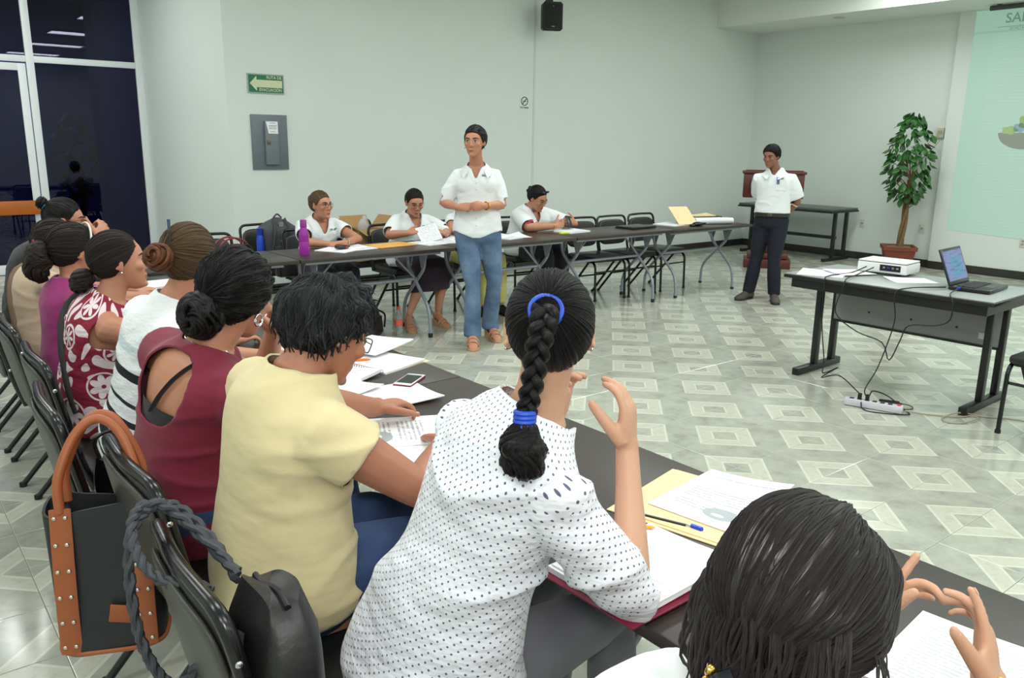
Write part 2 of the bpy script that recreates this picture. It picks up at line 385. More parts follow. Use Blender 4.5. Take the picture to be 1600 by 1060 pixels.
text_mesh('lettering', 'SECRETARÍA DE SALUD', .04, MS(4.38, 3.045), E_GREY, sl)
bowl = [(-.30*math.cos(a), -.20*math.sin(a)) for a in np.linspace(0, PI, 19)][::-1]
bowl = [(.3*math.cos(a), -.2*math.sin(a)) for a in np.linspace(PI, 0, 19)]
MB().prism(bowl, 0, .0006, M=MS(4.24, 1.80)).build('bowl', emi('slide_bowl', (150, 158, 146), .55), sl, smooth=False)
MB().tube([(-.0065, 4.55-3.9+.06*math.cos(a), 1.80-1.9+.05*math.sin(a)) for a in np.linspace(PI/2, 2.5*PI, 20)[:-1]], .012, 4, closed=True, flat=.05, up=(0, 1, 0)).build('bowl_handle', emi('slide_bowl', (150, 158, 146), .55) if False else bpy.data.materials['slide_bowl'], sl)
for nm, cx, cz, rx, rz_, rgb in (('leafy_greens', 4.21, 1.93, .11, .09, (160, 190, 128)), ('yellow_fruit', 4.11, 1.86, .11, .06, (200, 208, 120)), ('blue_fruit', 4.30, 1.86, .07, .055, (150, 180, 190)), ('green_fruit', 4.41, 1.83, .09, .05, (170, 196, 140))):
    MB().prism([(rx*math.cos(a)*(1+.12*math.cos(5*a)), rz_*math.sin(a)*(1+.12*math.cos(5*a))) for a in np.linspace(0, 2*PI, 31)[:-1]], .0006, .0012, M=MS(cx, cz)).build(nm, emi('slide_'+nm, rgb, .55), sl, smooth=False)
# rolled projection screen housing at the top
sh = empty('screen_case', (11.15, 3.3, 3.262), label='dark projection screen case under the soffit above the slide', cat='screen case')
MB().tube([(0, 1.42, 0), (0, -1.2, 0)], .03, 12).build('tube', mat('screen_case', (70, 70, 66), .5), sh)
MB().bx(-.03, .03, 1.3, 1.34, 0, .037).bx(-.03, .03, -1.1, -1.06, 0, .037).build('bracket', mat('screen_case', (70, 70, 66), .5), sh)
# ================================================================== furniture
def wood_mat(name, a, b, rough, sc=(2, 30, 30)):
    t = NT(name); n = t.noise(t.coord('Object', sc), 3, 5, .6); t.set(t.mix(n, srgb(*a), srgb(*b)), rough); return t.m
M_TTOP = wood_mat('dark_laminate', (48, 39, 36), (62, 52, 48), .36)
M_TEDGE = mat('dark_edge_band', (44, 35, 32), .4)
M_LEG = mat('grey_steel', (158, 162, 172), .38, .35, var=.05)
M_RUB = mat('black_rubber', (18, 18, 20), .6)
TABLE_H = .745
def make_table(L, D):
    t = empty('folding_table')
    MB().bx(-L/2, L/2, -D/2, D/2, TABLE_H-.028, TABLE_H, bev=.004).build('table_top', M_TTOP, t)
    MB().bx(-L/2+.08, L/2-.08, -D/2+.10, -D/2+.13, TABLE_H-.058, TABLE_H-.029).bx(-L/2+.08, L/2-.08, D/2-.13, D/2-.10, TABLE_H-.058, TABLE_H-.029).build('apron_rail', M_LEG, t)
    for sx in (-1, 1):
        x = sx*(L/2-.19)
        for k, (dx, sg) in enumerate(((-.02, 1), (.02, -1))):
            P = [(x+dx, sg*.10, TABLE_H-.035), (x+dx, sg*.10, .56), (x+dx, -sg*.235, .24), (x+dx, -sg*.245, .012)]
            lg = MB().tube(fillet(P, .13, 7), .0145, 12).build('leg', M_LEG, t)
            MB().lathe([(.019, 0), (.020, .03), (.016, .036)], (x+dx, -sg*.245, 0), 12).build('foot_cap', M_RUB, lg)
        for sg in (-1, 1):
            Mx = frame((x+sg*.0, 0, 0), (0, 1, 0), (0, 0, 1))
            MB().prism([(sg*.03, TABLE_H-.03), (sg*.03+sg*.16, TABLE_H-.03), (sg*.10+sg*.02, .56), (sg*.10-sg*.02, .56)] if sg > 0 else [(-.19, TABLE_H-.03), (-.03, TABLE_H-.03), (-.08, .56), (-.12, .56)], -.002, .002, M=Mx).build('gusset', M_LEG, t, smooth=False)
        MB().bx(x-.03, x+.03, -.24, .24, TABLE_H-.036, TABLE_H-.029).build('leg_plate', M_LEG, t)
    MB().tube([(-L/2+.19, .0, .46), (L/2-.19, .0, .46)], .0145, 10).build('stretcher', M_LEG, t)
    for sx in (-1, 1): MB().tube([(sx*(L/2-.21), 0, .47), (sx*(L/2-.45), 0, TABLE_H-.03)], .009, 8).build('brace', M_LEG, t)
    return t
tl0 = make_table(1.445, .66)
left_tabs = [(.245, 'folding table at the near right corner, before the loose-haired woman'), (1.695, 'folding table holding the open maroon folder and the pages of the yellow-shirted woman'),
             (3.145, 'folding table in front of the women in maroon and striped tops'), (4.595, 'folding table in front of the women in magenta, beige and black')]
for i, (y, lb) in enumerate(left_tabs):
    k = dict(label='dark topped '+lb, cat='table', group='folding tables of the left row')
    if i == 0: tl0.location = (1.365, y, -.006); tl0.rotation_euler = (0, 0, PI/2); tag(tl0, **k)
    else: dup(tl0, (1.365, y, 0), PI/2, **k)
far_tabs = [(1.80, 1.36, 'corner folding table below the red handbag'), (3.17, 1.36, 'folding table with the purple bottle and orange envelope'), (4.54, 1.36, 'folding table beside the standing woman, phone user behind it'),
            (5.91, 1.36, 'folding table with the closed black laptop'), (7.28, 1.36, 'folding table at the far end with the folders and white rolls')]
tf0 = make_table(1.36, .62)
for i, (x, L, lb) in enumerate(far_tabs):
    k = dict(label='dark topped '+lb, cat='table', group='folding tables of the far row')
    z = 0 if i < 4 else -.012
    if i == 0: tf0.location = (x, 5.89, z); tag(tf0, **k)
    else: dup(tf0, (x, 5.89 + (.03 if i == 4 else 0), z), 0, **k)

M_VINYL = mat('black_vinyl', (30, 31, 31), .38, var=.12, bump=.12, bs=120)
M_VBACK = mat('grey_black_vinyl', (62, 63, 58), .42, var=.1, bump=.1, bs=90)
M_TUBE = mat('black_steel', (14, 14, 15), .25, var=.05)
M_SCREW = mat('chrome', (210, 210, 212), .2, 1)
def make_chair(zt=.815, pc=.645, ph=.135, pw=.205, tilt=.17, tubr=.0125):
    """faces +x; origin on floor under the seat centre"""
    t = empty('visitor_chair')
    MB().box((.01, 0, .438), (.43, .44, .052), None, 0, .02).build('seat', M_VINYL, t)
    MB().bx(-.19, .2, -.19, .19, .40, .414).build('seat_pan', M_TUBE, t)
    def bx_(y, z): return -.215-(z-.47)*tilt-.022*(1-(y/.23)**2)
    def pad(w, h, th, bulge, off):
        rings = []
        for s, f in [(.05, 1), (.4, 1), (.7, 1), (.88, 1), (.97, 1), (1, .3), (1, -.3), (.97, -1), (.88, -1), (.7, -1), (.4, -1), (.05, -1)]:
            r = []
            for j in range(36):
                a = 2*PI*j/36; y = w*s*math.copysign(abs(math.cos(a))**.45, math.cos(a)); z = pc+h*s*math.copysign(abs(math.sin(a))**.45, math.sin(a))
                r.append(V((bx_(y, z)+off+f*(th+bulge*(1-s**3)), y, z)))
            rings.append(r)
        return MB().loft(rings)
    bp = pad(pw, ph, .012, .010, .006).build('backrest', M_VINYL, t, angle=60)
    pad(pw*.97, ph*.965, .006, .004, -.016).build('back_shell', M_VBACK, bp, angle=60)
    P = [(-.19, -.222, .40), (bx_(.22, .50), -.222, .50), (bx_(.22, zt), -.222, zt), (bx_(0, zt)+.004, 0, zt+.004), (bx_(.22, zt), .222, zt), (bx_(.22, .50), .222, .50), (-.19, .222, .40)]
    bf = MB().tube(fillet(P, .06, 6), tubr, 10).build('back_frame', M_TUBE, t)
    for sy in (-1, 1):
        for z in (pc-ph*.6, pc+ph*.6): MB().ell((bx_(.22, z)-.002, sy*(.222+tubr), z), (.007, .004, .007), None, 8, 6).build('screw', M_SCREW, bf)
    for sy in (-1, 1):
        y = sy*.21
        MB().tube(fillet([(-.19, y, .405), (.19, y, .405), (.225, y, .36), (.235, y, .008)], .06, 6), .0125, 10).build('leg', M_TUBE, t)
        MB().tube([(.10, y-sy*.024, .40), (-.245, y-sy*.024, .008)], .0125, 10).build('leg', M_TUBE, t)
        MB().lathe([(.016, 0), (.016, .02)], (.235, y, 0), 10).build('foot_cap', M_RUB, t); MB().lathe([(.016, 0), (.016, .02)], (-.245, y-sy*.024, 0), 10).build('foot_cap', M_RUB, t)
    MB().tube([(.215, -.21, .30), (.215, .21, .30)], .009, 8).build('stretcher', M_TUBE, t)
    MB().tube([(-.06, -.187, .225), (-.06, .187, .225)], .009, 8).build('stretcher', M_TUBE, t)
    return t
protos = {'near': [None, dict(zt=.855, pc=.675, ph=.168, pw=.208, tilt=.20, tubr=.0145)], 'far': [None, dict()]}
def chair(x, y, rz, label, group, kind='far'):
    pr = protos[kind]
    if pr[0] is None:
        c = pr[0] = make_chair(**pr[1]); c.location = (x, y, 0); c.rotation_euler = (0, 0, rz); return tag(c, label, 'chair', group)
    return dup(pr[0], (x, y, 0), rz, label=label, cat='chair', group=group)
GL = 'black chairs of the left row'; GF = 'black chairs of the far row'
for y, x, lb in ((.62, .64, 'holding the woman with loose dark hair'), (1.40, .675, 'under the braided woman, braided cord bag on its back'), (1.99, .725, 'under the woman in yellow, tote hung on its back'),
                  (2.60, .655, 'under the woman in the maroon top'), (3.21, .72, 'under the woman in the striped top'), (3.82, .72, 'under the woman in the patterned blouse'),
                  (4.38, .70, 'holding the woman in magenta'), (4.92, .70, 'holding the woman in beige'), (5.46, .72, 'holding the woman in black at the row end')):
    chair(x, y, random.uniform(-.05, .05), 'black padded visitor chair '+lb, GL, 'near')
D = -PI/2
for x, y, lb in ((2.98, 7.22, 'behind the grey backpack near the wall corner'), (3.12, 6.62, 'holding the woman in white beside the purple bottle'), (3.87, 7.22, 'behind the cardboard box'), (3.98, 6.62, 'holding the woman reading papers in a dark skirt'),
                 (4.62, 6.66, 'holding the woman hidden by the standing presenter'), (5.40, 6.66, 'holding the woman looking at her phone'),
                 (6.10, 6.22, 'empty, nearest to the woman with the phone'), (6.58, 6.22, 'empty, middle of the three unused ones'), (7.10, 6.25, 'empty, at the far end below the folders'),
                 (2.25, 6.65, 'at the corner table under the red handbag')):
    chair(x, y, D+random.uniform(-.06, .06), 'black padded visitor chair '+lb, GF)
chair(5.25, 1.545, PI, 'black padded visitor chair at the right picture edge beside the desk', 'black chair by the desk')

# ---- projector desk
M_GTOP = mat('grey_laminate', (150, 156, 152), .35, var=.05)
M_BKEDGE = mat('black_edge', (24, 25, 24), .35)
M_GPANEL = mat('grey_modesty_panel', (142, 143, 142), .45, var=.04)
dk = empty('desk', (5.44, 2.60, 0), label='grey topped desk with black steel frame carrying projector and laptop', cat='desk')
dk.rotation_euler = (0, 0, .03)
DZ = .735
MB().bx(-.36, .36, -.68, .68, DZ-.008, DZ, bev=.002).build('desk_top', M_GTOP, dk)
MB().bx(-.365, .365, -.685, .685, DZ-.03, DZ-.0085, bev=.003).build('edge_band', M_BKEDGE, dk)
MB().bx(-.33, -.29, -.64, .64, DZ-.095, DZ-.031).bx(.29, .33, -.64, .64, DZ-.095, DZ-.031).bx(-.29, .29, -.64, -.60, DZ-.095, DZ-.031).bx(-.29, .29, .60, .64, DZ-.095, DZ-.031).build('apron', M_BKEDGE, dk)
MB().bx(.16, .175, -.56, .56, .36, DZ-.031).build('modesty_panel', M_GPANEL, dk)
MB().bx(.1575, .1598, -.52, -.44, .40, .44).build('sticker', mat('sticker_white', (206, 206, 206), .5), dk)
MB().bx(.155, .18, -.56, .56, .345, .362).build('panel_trim', M_BKEDGE, dk)
for y in (-.3, .0, .3): MB().ell((.158, y, .45), (.004, .008, .008), None, 8, 6).build('screw', M_BKEDGE, dk)
for sy in (-1, 1):
    y = sy*.57
    for x in (-.04, .20): MB().bx(x-.025, x+.025, y-.02, y+.02, .05, DZ-.095, bev=.003).build('leg', M_BKEDGE, dk)
    MB().bx(-.29, .30, y-.025, y+.025, 0, .05, bev=.003).build('foot', M_BKEDGE, dk)
# ---- black side table by right wall
st = empty('side_table', (11.02, 6.95, 0), label='low black side table with steel frame against the right wall', cat='table')
MB().bx(-.35, .35, -.70, .85, .715, .745, bev=.003).build('top', mat('side_top', (84, 90, 84), .35), st)
MB().bx(-.36, .36, -.71, .86, .69, .7145).build('edge_band', M_BKEDGE, st)
for y in (-.62, .77):
    for x in (-.1, .2): MB().bx(x-.022, x+.022, y-.022, y+.022, .04, .69).build('leg', M_BKEDGE, st)
    MB().bx(-.32, .32, y-.025, y+.025, 0, .045).build('foot', M_BKEDGE, st)
MB().bx(-.02, .02, -.6, .75, .30, .345).build('stretcher', M_BKEDGE, st)
# ---- podium
M_POD = wood_mat('mahogany', (74, 26, 20), (98, 40, 30), .35)
pd = empty('podium', (9.62, 6.52, 0), math.radians(-143), label='reddish mahogany lectern with panelled front behind the man', cat='lectern')
# local +x faces the audience
MB().bx(-.2, .2, -.3, .3, 0, .12, bev=.01).bx(-.17, .17, -.26, .26, .12, .2, bev=.02).build('base', M_POD, pd)
MB().bx(-.1, .1, -.17, .17, .2, .93, bev=.008).build('column', M_POD, pd)
MB().bx(.1, .118, -.11, .11, .28, .86, bev=.006).build('column_panel', mat('mahogany_dark', (66, 22, 18), .35), pd)
MB().bx(-.12, .2, -.38, .38, .93, 1.24, bev=.01).build('head_box', M_POD, pd)
MB().bx(.2, .215, -.30, .30, .98, 1.19, bev=.008).build('head_panel', mat('mahogany_dark', (66, 22, 18), .35), pd)
MB().bx(-.16, .225, -.4, .4, 1.24, 1.275, bev=.008).build('top_moulding', M_POD, pd)
MB().prism([(-.3, 1.22), (.15, 1.275), (.15, 1.29), (-.3, 1.24)], -.36, .36, M=frame((0, 0, 0), (1, 0, 0), (0, 0, 1))).build('reading_board', M_POD, pd)
# ---- ficus
M_LEAF = NT('ficus_leaf'); _n = M_LEAF.noise(M_LEAF.pos(), 14, 3)
M_LEAF.set(M_LEAF.ramp(_n, [(.3, srgb(24, 62, 26)), (.5, srgb(44, 92, 38)), (.7, srgb(70, 118, 56))]), .38); M_LEAF = M_LEAF.m
M_TRUNK = mat('ficus_trunk', (120, 92, 60), .75, var=.25, vs=30, bump=.5, bs=40)
M_POT = mat('terracotta_pot', (122, 62, 44), .6, var=.18, vs=12)
M_SOIL = mat('potting_moss', (140, 126, 86), .95, var=.3, vs=50, bump=.8, bs=60)
lm = MB()
_sec = [(0, .004), (.25, .024), (.5, .03), (.75, .02), (1, .002)]
lm.add([V((t*.095, s*w, -abs(s)*w*.25-.012*t*t)) for t, w in _sec for s in (-1, 0, 1)], [(i*3+j, i*3+j+1, i*3+j+4, i*3+j+3) for i in range(4) for j in range(2)])
leaf_me = lm.mesh('leaf'); leaf_me.materials.append(M_LEAF); leaf_me.polygons.foreach_set('use_smooth', [True]*len(leaf_me.polygons))
def ficus(x, y, s, nleaf, label, seed):
    rnd = random.Random(seed)
    e = empty('potted_ficus', (x, y, 0), label=label, cat='potted plant')
    P = [(-.16*s, -.16*s), (.16*s, -.16*s), (.16*s, .16*s), (-.16*s, .16*s)]
    def sq(h, z): return [V((a*h, b*h, z)) for a, b in ((-1, -1), (1, -1), (1, 1), (-1, 1))]
    pot = MB().loft([sq(.135*s, 0), sq(.185*s, .25*s), sq(.20*s, .25*s), sq(.205*s, .30*s), sq(.18*s, .30*s), sq(.17*s, .27*s)], cap=True).build('pot', M_POT, e, angle=20)
    pot.rotation_euler = (0, 0, .6)
    MB().lathe([(.19*s, .26*s), (.15*s, .285*s), (.001, .29*s)], n=12).build('soil', M_SOIL, e)
    tr = MB()
    for k in range(3):
        ph = k*2.1; pts = [(.025*s*math.cos(ph+z*5)+.05*s*math.sin(z*1.1), .025*s*math.sin(ph+z*5)-.02*z*s, z*s) for z in np.linspace(.26, 1.15, 16)]
        tr.tube(pts, [.026*s*(1-.4*i/15) for i in range(16)], 8)
    tr.build('trunk', M_TRUNK, e)
    br = MB(); tips = []
    for k in range(20):
        z0 = rnd.uniform(.75, 1.5)*s; a = rnd.uniform(0, 2*PI); L = rnd.uniform(.16, .36)*s
        b0 = V((.05*s*math.sin(min(z0/s, 1.15)*1.1), -.02*min(z0, 1.15*s), min(z0, 1.15*s)))
        pts = [b0]; d = V((math.cos(a)*.7, math.sin(a)*.7, rnd.uniform(.5, 1.2))).normalized()
        n = 5
        for i in range(n):
            pts.append(pts[-1]+d*L/n*1.4+V((0, 0, (z0-b0.z)/n))); d = (d+V((rnd.uniform(-.3, .3), rnd.uniform(-.3, .3), -.12))).normalized()
        br.tube(pts, [.009*s*(1-.75*i/n) for i in range(n+1)], 5); tips += pts[1:]
    br.build('branches', M_TRUNK, e)
    for i in range(nleaf):
        zc = rnd.uniform(-1, 1); a = rnd.uniform(0, 2*PI); r = math.sqrt(max(0, 1-zc*zc))*rnd.uniform(.45, 1)**.5
        rx = .275*s*(1-.15*zc)
        p = V((rx*r*math.cos(a), rx*r*math.sin(a), (1.44+.54*zc)*s+rnd.uniform(-.04, .04)))
        o = bpy.data.objects.new('leaf', leaf_me); COL.objects.link(o); o.parent = e; o.location = p
        o.rotation_euler = (rnd.uniform(-.6, .6), rnd.uniform(.3, 1.3), a+rnd.uniform(-.9, .9)); k = rnd.uniform(.9, 1.5)*s; o.scale = (k, k, k)
    return e
ficus(11.02, 5.42, 1.03, 290, 'potted ficus tree with braided trunk in terracotta pot by the right wall', 3)
ficus(2.35, YG+1.0, .95, 200, 'added potted ficus tree beyond the glazed wall standing in for a reflection', 9)  # extra tree put behind the glass to imitate a reflected ficus
# ================================================================== things on desks, tables and floor
def page_mat(name, base=(242, 243, 246), ink=(150, 152, 160), dens=70, w=.17, seed=0, blob=None):
    t = NT(name); c = t.coord('Object'); p = t.sep(c)
    ln = t.math('GREATER_THAN', t.math('FRACT', t.math('MULTIPLY', p[1], dens)), .55)
    wd = t.math('GREATER_THAN', t.noise(t.comb(t.math('MULTIPLY', p[0], 130), t.math('MULTIPLY', t.math('FLOOR', t.math('MULTIPLY', p[1], dens)), 7.7), float(seed)), 1.0, 1), .42)
    par = t.math('GREATER_THAN', t.noise(t.comb(0.0, t.math('MULTIPLY', p[1], 17), float(seed)+.5), 1.0, 1), .40)
    m = t.math('MULTIPLY', ln, wd); m = t.math('MULTIPLY', m, par)
    m = t.math('MULTIPLY', m, t.math('LESS_THAN', t.math('ABSOLUTE', p[0]), w/2))
    m = t.math('MULTIPLY', m, t.math('LESS_THAN', t.math('ABSOLUTE', p[1]), .115))
    col = t.mix(t.math('MULTIPLY', m, .75), srgb(*base), srgb(*ink))
    if blob:
        bx_, by_, br_ = blob
        d = t.math('ADD', t.math('POWER', t.math('SUBTRACT', p[0], bx_), 2.0), t.math('MULTIPLY', t.math('POWER', t.math('SUBTRACT', p[1], by_), 2.0), 2.2))
        col = t.mix(t.math('LESS_THAN', d, br_*br_), col, srgb(168, 176, 180))
        d2 = t.math('ADD', t.math('POWER', t.math('SUBTRACT', p[0], bx_-.004), 2.0), t.math('MULTIPLY', t.math('POWER', t.math('SUBTRACT', p[1], by_-.008), 2.0), 6.0))
        col = t.mix(t.math('LESS_THAN', d2, br_*br_*.14), col, srgb(236, 238, 240))
    t.set(col, .55); return t.m
PG = [page_mat('printed_page_a', seed=1), page_mat('printed_page_b', seed=4, dens=85, ink=(170, 172, 178)), page_mat('printed_page_c', seed=8, blob=(.045, -.085, .045)), page_mat('plain_page', dens=10, ink=(232, 234, 238), seed=2)]
def sheet(w, d, n=1, curl=.012, seed=0, thick=.0022):
    rnd = random.Random(seed); mb = MB(); nx, ny = 8, 8
    ph = rnd.uniform(0, 6)
    def z(u, v): return curl*max(0, (u*.6+v*.5+.2*math.sin(ph)))**2*1.4*(1 if curl > 0 else 0)
    top = [V((u*w/2, v*d/2, thick+z(u, v))) for v in np.linspace(-1, 1, ny) for u in np.linspace(-1, 1, nx)]
    bot = [V((p.x, p.y, p.z-thick)) for p in top]
    f = []
    for j in range(ny-1):
        for i in range(nx-1):
            a = j*nx+i; f.append((a, a+1, a+nx+1, a+nx)); b = a+nx*ny; f.append((b, b+nx, b+nx+1, b+1))
    o = nx*ny
    for i in range(nx-1):
        f.append((i+1, i, i+o, i+1+o)); a = (ny-1)*nx+i; f.append((a, a+1, a+1+o, a+o))
    for j in range(ny-1):
        a = j*nx; f.append((a, a+nx, a+nx+o, a+o)); a = j*nx+nx-1; f.append((a+nx, a, a+o, a+nx+o))
    mb.add(top+bot, f); return mb
def paper(x, y, z, rz, label, w=.216, d=.279, m=0, curl=.012, thick=.002, name='paper_sheet', cat='paper', group=None, seed=None):
    o = sheet(w, d, 1, curl, seed if seed is not None else int(abs(x*100+y*37)), thick).build(name, PG[m], angle=60)
    o.location = (x, y, z); o.rotation_euler = (0, 0, rz); return tag(o, label, cat, group)
TZ = TABLE_H+.0005
HP = -PI/2     # pages read by people facing +x: page top points to +x
M_ORANGEPEN = mat('orange_plastic', (236, 118, 34), .35); M_YEL = mat('pencil_yellow', (232, 178, 32), .4); M_PENBLK = mat('pen_black', (18, 20, 24), .3); M_PENBLU = mat('pen_blue', (30, 70, 200), .3)
M_WOODTIP = mat('pencil_wood', (220, 180, 130), .6); M_ERASE = mat('eraser_pink', (228, 90, 130), .6); M_SILVER = mat('silver', (190, 190, 195), .25, .9)
def pen(a, b, name, label, mats, r=.0042, cap=None):
    e = empty(name, a, label=label, cat=name.split('_')[-1]); a = V(a); b = V(b)-a; z = V()
    MB().tube([z, b*.88], r, 8).build('barrel', mats[0], e); MB().tube([b*.88, b*.97, b], [r, r*.45, r*.12], 8).build('tip', mats[1], e)
    if cap: MB().tube([-b.normalized()*.016, z], r*1.08, 8).build('cap', cap, e)
    return e
# --- near table, woman with loose hair
paper(1.36, .47, TZ-.006, HP+.10, 'printed pages under the raised hands of the woman with loose dark hair', m=1, curl=.006, w=.23, thick=.006)
paper(1.40, .22, TZ-.006, HP-.12, 'printed page at the lower right picture corner', m=0, curl=.004)
# --- open folder with the braid woman: maroon cover, paper stack
fd = empty('open_folder', (1.165, 1.02, TZ), HP+.02, label='open maroon folder with white pages under the elbow of the braided woman', cat='folder')
M_MAROON = mat('maroon_cover', (120, 22, 52), .4)
MB().bx(-.13, .13, -.17, .17, 0, .004, bev=.001).build('cover', M_MAROON, fd)
o = sheet(.235, .31, 1, .006, 3, .012).build('pages', PG[3], fd); o.location = (0, 0, .005)
o = sheet(.232, .30, 1, .004, 4, .002).build('top_page', page_mat('note_page', dens=62, seed=11, ink=(196, 198, 204), w=.16), fd); o.location = (.003, .003, .0178)
mf = empty('manila_folder', (1.545, 1.16, TZ), HP+.22, label='cream manila folder under a printed page with round emblem', cat='folder')
M_MANILA = mat('manila', (236, 214, 164), .6, var=.04)
MB().bx(-.16, .14, -.20, .13, 0, .003, bev=.001).build('cover', M_MANILA, mf); MB().bx(-.145, .145, -.19, .125, .0035, .0055).build('flap', M_MANILA, mf)
paper(1.575, 1.135, TZ+.007, HP+.14, 'printed page with grey round emblem on the manila folder', m=2, curl=.012, w=.23, d=.30)
pen((1.352, 1.205, TZ+.006), (1.40, 1.08, TZ+.006), 'black_pen', 'black pen lying between the maroon and manila folders', (M_PENBLK, M_SILVER))
pen((1.40, 1.085, TZ+.008), (1.405, 1.055, TZ+.008), 'blue_pen', 'short blue pen cap at the manila folder edge', (M_PENBLU, M_PENBLU), r=.006)
pc = pen((1.262, 1.152, TZ+.025), (1.30, 1.105, TZ+.025), 'yellow_pencil', 'yellow pencil lying on the pages of the braided woman', (M_YEL, M_WOODTIP), cap=M_ERASE)
# --- yellow-shirt woman
paper(1.225, 2.02, TZ, HP-.45, 'page with grey emblem under the hand of the woman in yellow', m=2, curl=.003, w=.25, d=.34, thick=.004)
paper(1.33, 2.36, TZ, HP-.12, 'white page left of the hand of the woman in yellow', m=3, curl=.012, w=.25, d=.34, thick=.003)
paper(1.10, 1.86, TZ-.0004+.0, HP-.6, 'bluish paper edge below the emblem page', m=3, curl=0, w=.22, d=.26, thick=.0008)
ph = empty('mobile_phone', (1.50, 2.47, TZ), HP-.95+PI/2, label='white smartphone in dark red case beside the spiral notebook', cat='phone')
MB().bx(-.036, .036, -.072, .072, 0, .008, bev=.004).build('case', M_MAROON, ph)
MB().bx(-.034, .034, -.07, .07, .008, .0105, bev=.001).build('front', mat('phone_white', (232, 232, 236), .2), ph)
MB().bx(-.030, .030, -.052, .052, .0106, .0112).build('screen', mat('phone_screen', (16, 17, 20), .08), ph)
nb = empty('spiral_notebook', (1.42, 2.74, TZ), HP+.30, label='open spiral notebook with printed pages before the woman in maroon', cat='notebook')
o = sheet(.30, .23, 1, .012, 5, .012).build('page_block', PG[0], nb); o.location = (0, -.125, 0)
o = sheet(.30, .23, 1, .006, 6, .008).build('page_block', PG[3], nb); o.location = (0, .125, 0)
for k in range(24):
    x = -.14+k*.0122
    MB().tube([(x, .008*math.cos(a), .012+.009*math.sin(a)) for a in np.linspace(0, 2*PI, 11)[:-1]], .0011, 5, closed=True).build('coil_ring', M_PENBLK, nb)
MB().bx(-.15, .15, .02, .27, -.0004, .0003).build('cover', M_MANILA, nb)
pen((1.395, 2.80, TZ+.022), (1.50, 2.755, TZ+.022), 'orange_pen', 'bright orange marker pen lying on the spiral notebook', (M_ORANGEPEN, M_ORANGEPEN), r=.006)
paper(1.62, 2.95, TZ+.021, HP+.4, 'cream page stack at the far side of the spiral notebook', m=3, curl=.006, w=.22, d=.26, thick=.006)
paper(1.22, 2.52, TZ, HP+.2, 'white sheet beside the elbow of the woman in maroon', m=3, curl=.01)
paper(1.30, 3.06, TZ, HP+.1, 'open pages in front of the woman in the striped top', m=0, curl=.01, w=.3, thick=.006)
n2 = empty('spiral_notebook', (1.36, 3.86, TZ), HP+.25, label='open white spiral notebook in front of the patterned blouse', cat='notebook')
for sy in (-1, 1):
    o = sheet(.30, .22, 1, .008, 8, .008).build('page_block', PG[3], n2); o.location = (0, sy*.12, .003)
MB().bx(-.155, .155, -.24, .24, 0, .0028).build('cover', M_PENBLK, n2)
for k in range(18): MB().tube([(-.14+k*.0165, .008*math.cos(a), .012+.008*math.sin(a)) for a in np.linspace(0, 2*PI, 11)[:-1]], .0012, 5, closed=True).build('coil_ring', M_PENBLK, n2)
paper(1.32, 4.42, TZ, HP, 'white page stack before the woman in beige', m=0, thick=.01)
paper(1.36, 5.05, TZ, HP+.1, 'white page stack before the woman in black at the row end', m=3, thick=.012, w=.25)
# --- far tables
bt = empty('water_bottle', (2.62, 5.80, TZ), label='translucent purple sports bottle on the far table', cat='bottle')
def plast(name, rgb, tr=.6, rough=.15, **k):
    t = NT(name); t.set(srgb(*rgb), rough, Transmission_Weight=tr, IOR=1.35, **k); return t.m
M_PURP = plast('purple_plastic', (190, 70, 190), .45, .25); M_PURPC = mat('purple_cap', (140, 48, 140), .4)
MB().lathe([(.034, 0), (.038, .006), (.038, .10), (.0355, .105), (.038, .11), (.037, .155), (.033, .18), (.024, .205), (.022, .215)], n=24).build('body', M_PURP, bt)
MB().lathe([(.024, .213), (.025, .218), (.0245, .262), (.021, .268)], n=20).build('cap', M_PURPC, bt)
MB().lathe([(.0385, .146), (.0395, .149), (.0385, .152)], n=24, cap=False).build('ring', M_PURPC, bt)
paper(2.95, 5.92, TZ, .5, 'cream edged papers in front of the woman by the purple bottle', m=3, curl=.003, thick=.006)
paper(3.16, 5.98, TZ, .15, 'white papers beside the spectacle case', m=0, curl=.006, thick=.004)
gc = empty('glasses_case', (3.0, 5.93, TZ+.008), .2, label='black spectacle case with red band on the far table papers', cat='case')
MB().ell((0, 0, .016), (.075, .03, .016), None, 16, 8).build('shell', M_PENBLK, gc); MB().bx(.01, .04, -.031, -.02, .006, .022, bev=.003).build('band', mat('red_band', (190, 30, 50), .4), gc)
ev = empty('orange_envelope', (3.47, 5.98, TZ), .12, label='flat orange envelope on the far table', cat='envelope')
M_ENV = mat('orange_envelope', (226, 170, 86), .55, var=.05)
MB().bx(-.19, .19, -.12, .12, 0, .007, bev=.002).build('body', M_ENV, ev); MB().prism([(-.19, .12), (-.19, .03), (.19, .03), (.19, .12)], .0072, .0085).build('flap', M_ENV, ev)
for k, (x, y, r) in enumerate(((3.80, 5.93, .2), (3.98, 5.96, -.2), (4.16, 5.98, .4))): paper(x, y, TZ+.0005*k, r, ('white pages before the woman reading', 'white pages just right of the reading woman', 'white pages next to the presenter')[k], m=k, curl=.006, thick=.006)
paper(4.62, 5.92, TZ, .3, 'white pages on the table behind the presenter', m=0, curl=.01, thick=.01); paper(4.80, 5.98, TZ, -.2, 'cream page half hidden behind the presenter', m=3, curl=.02)
pp = paper(5.52, 5.98, TZ, .1, 'notebook pages under the phone user forearms', m=0, curl=.002, w=.30, d=.22, thick=.014)
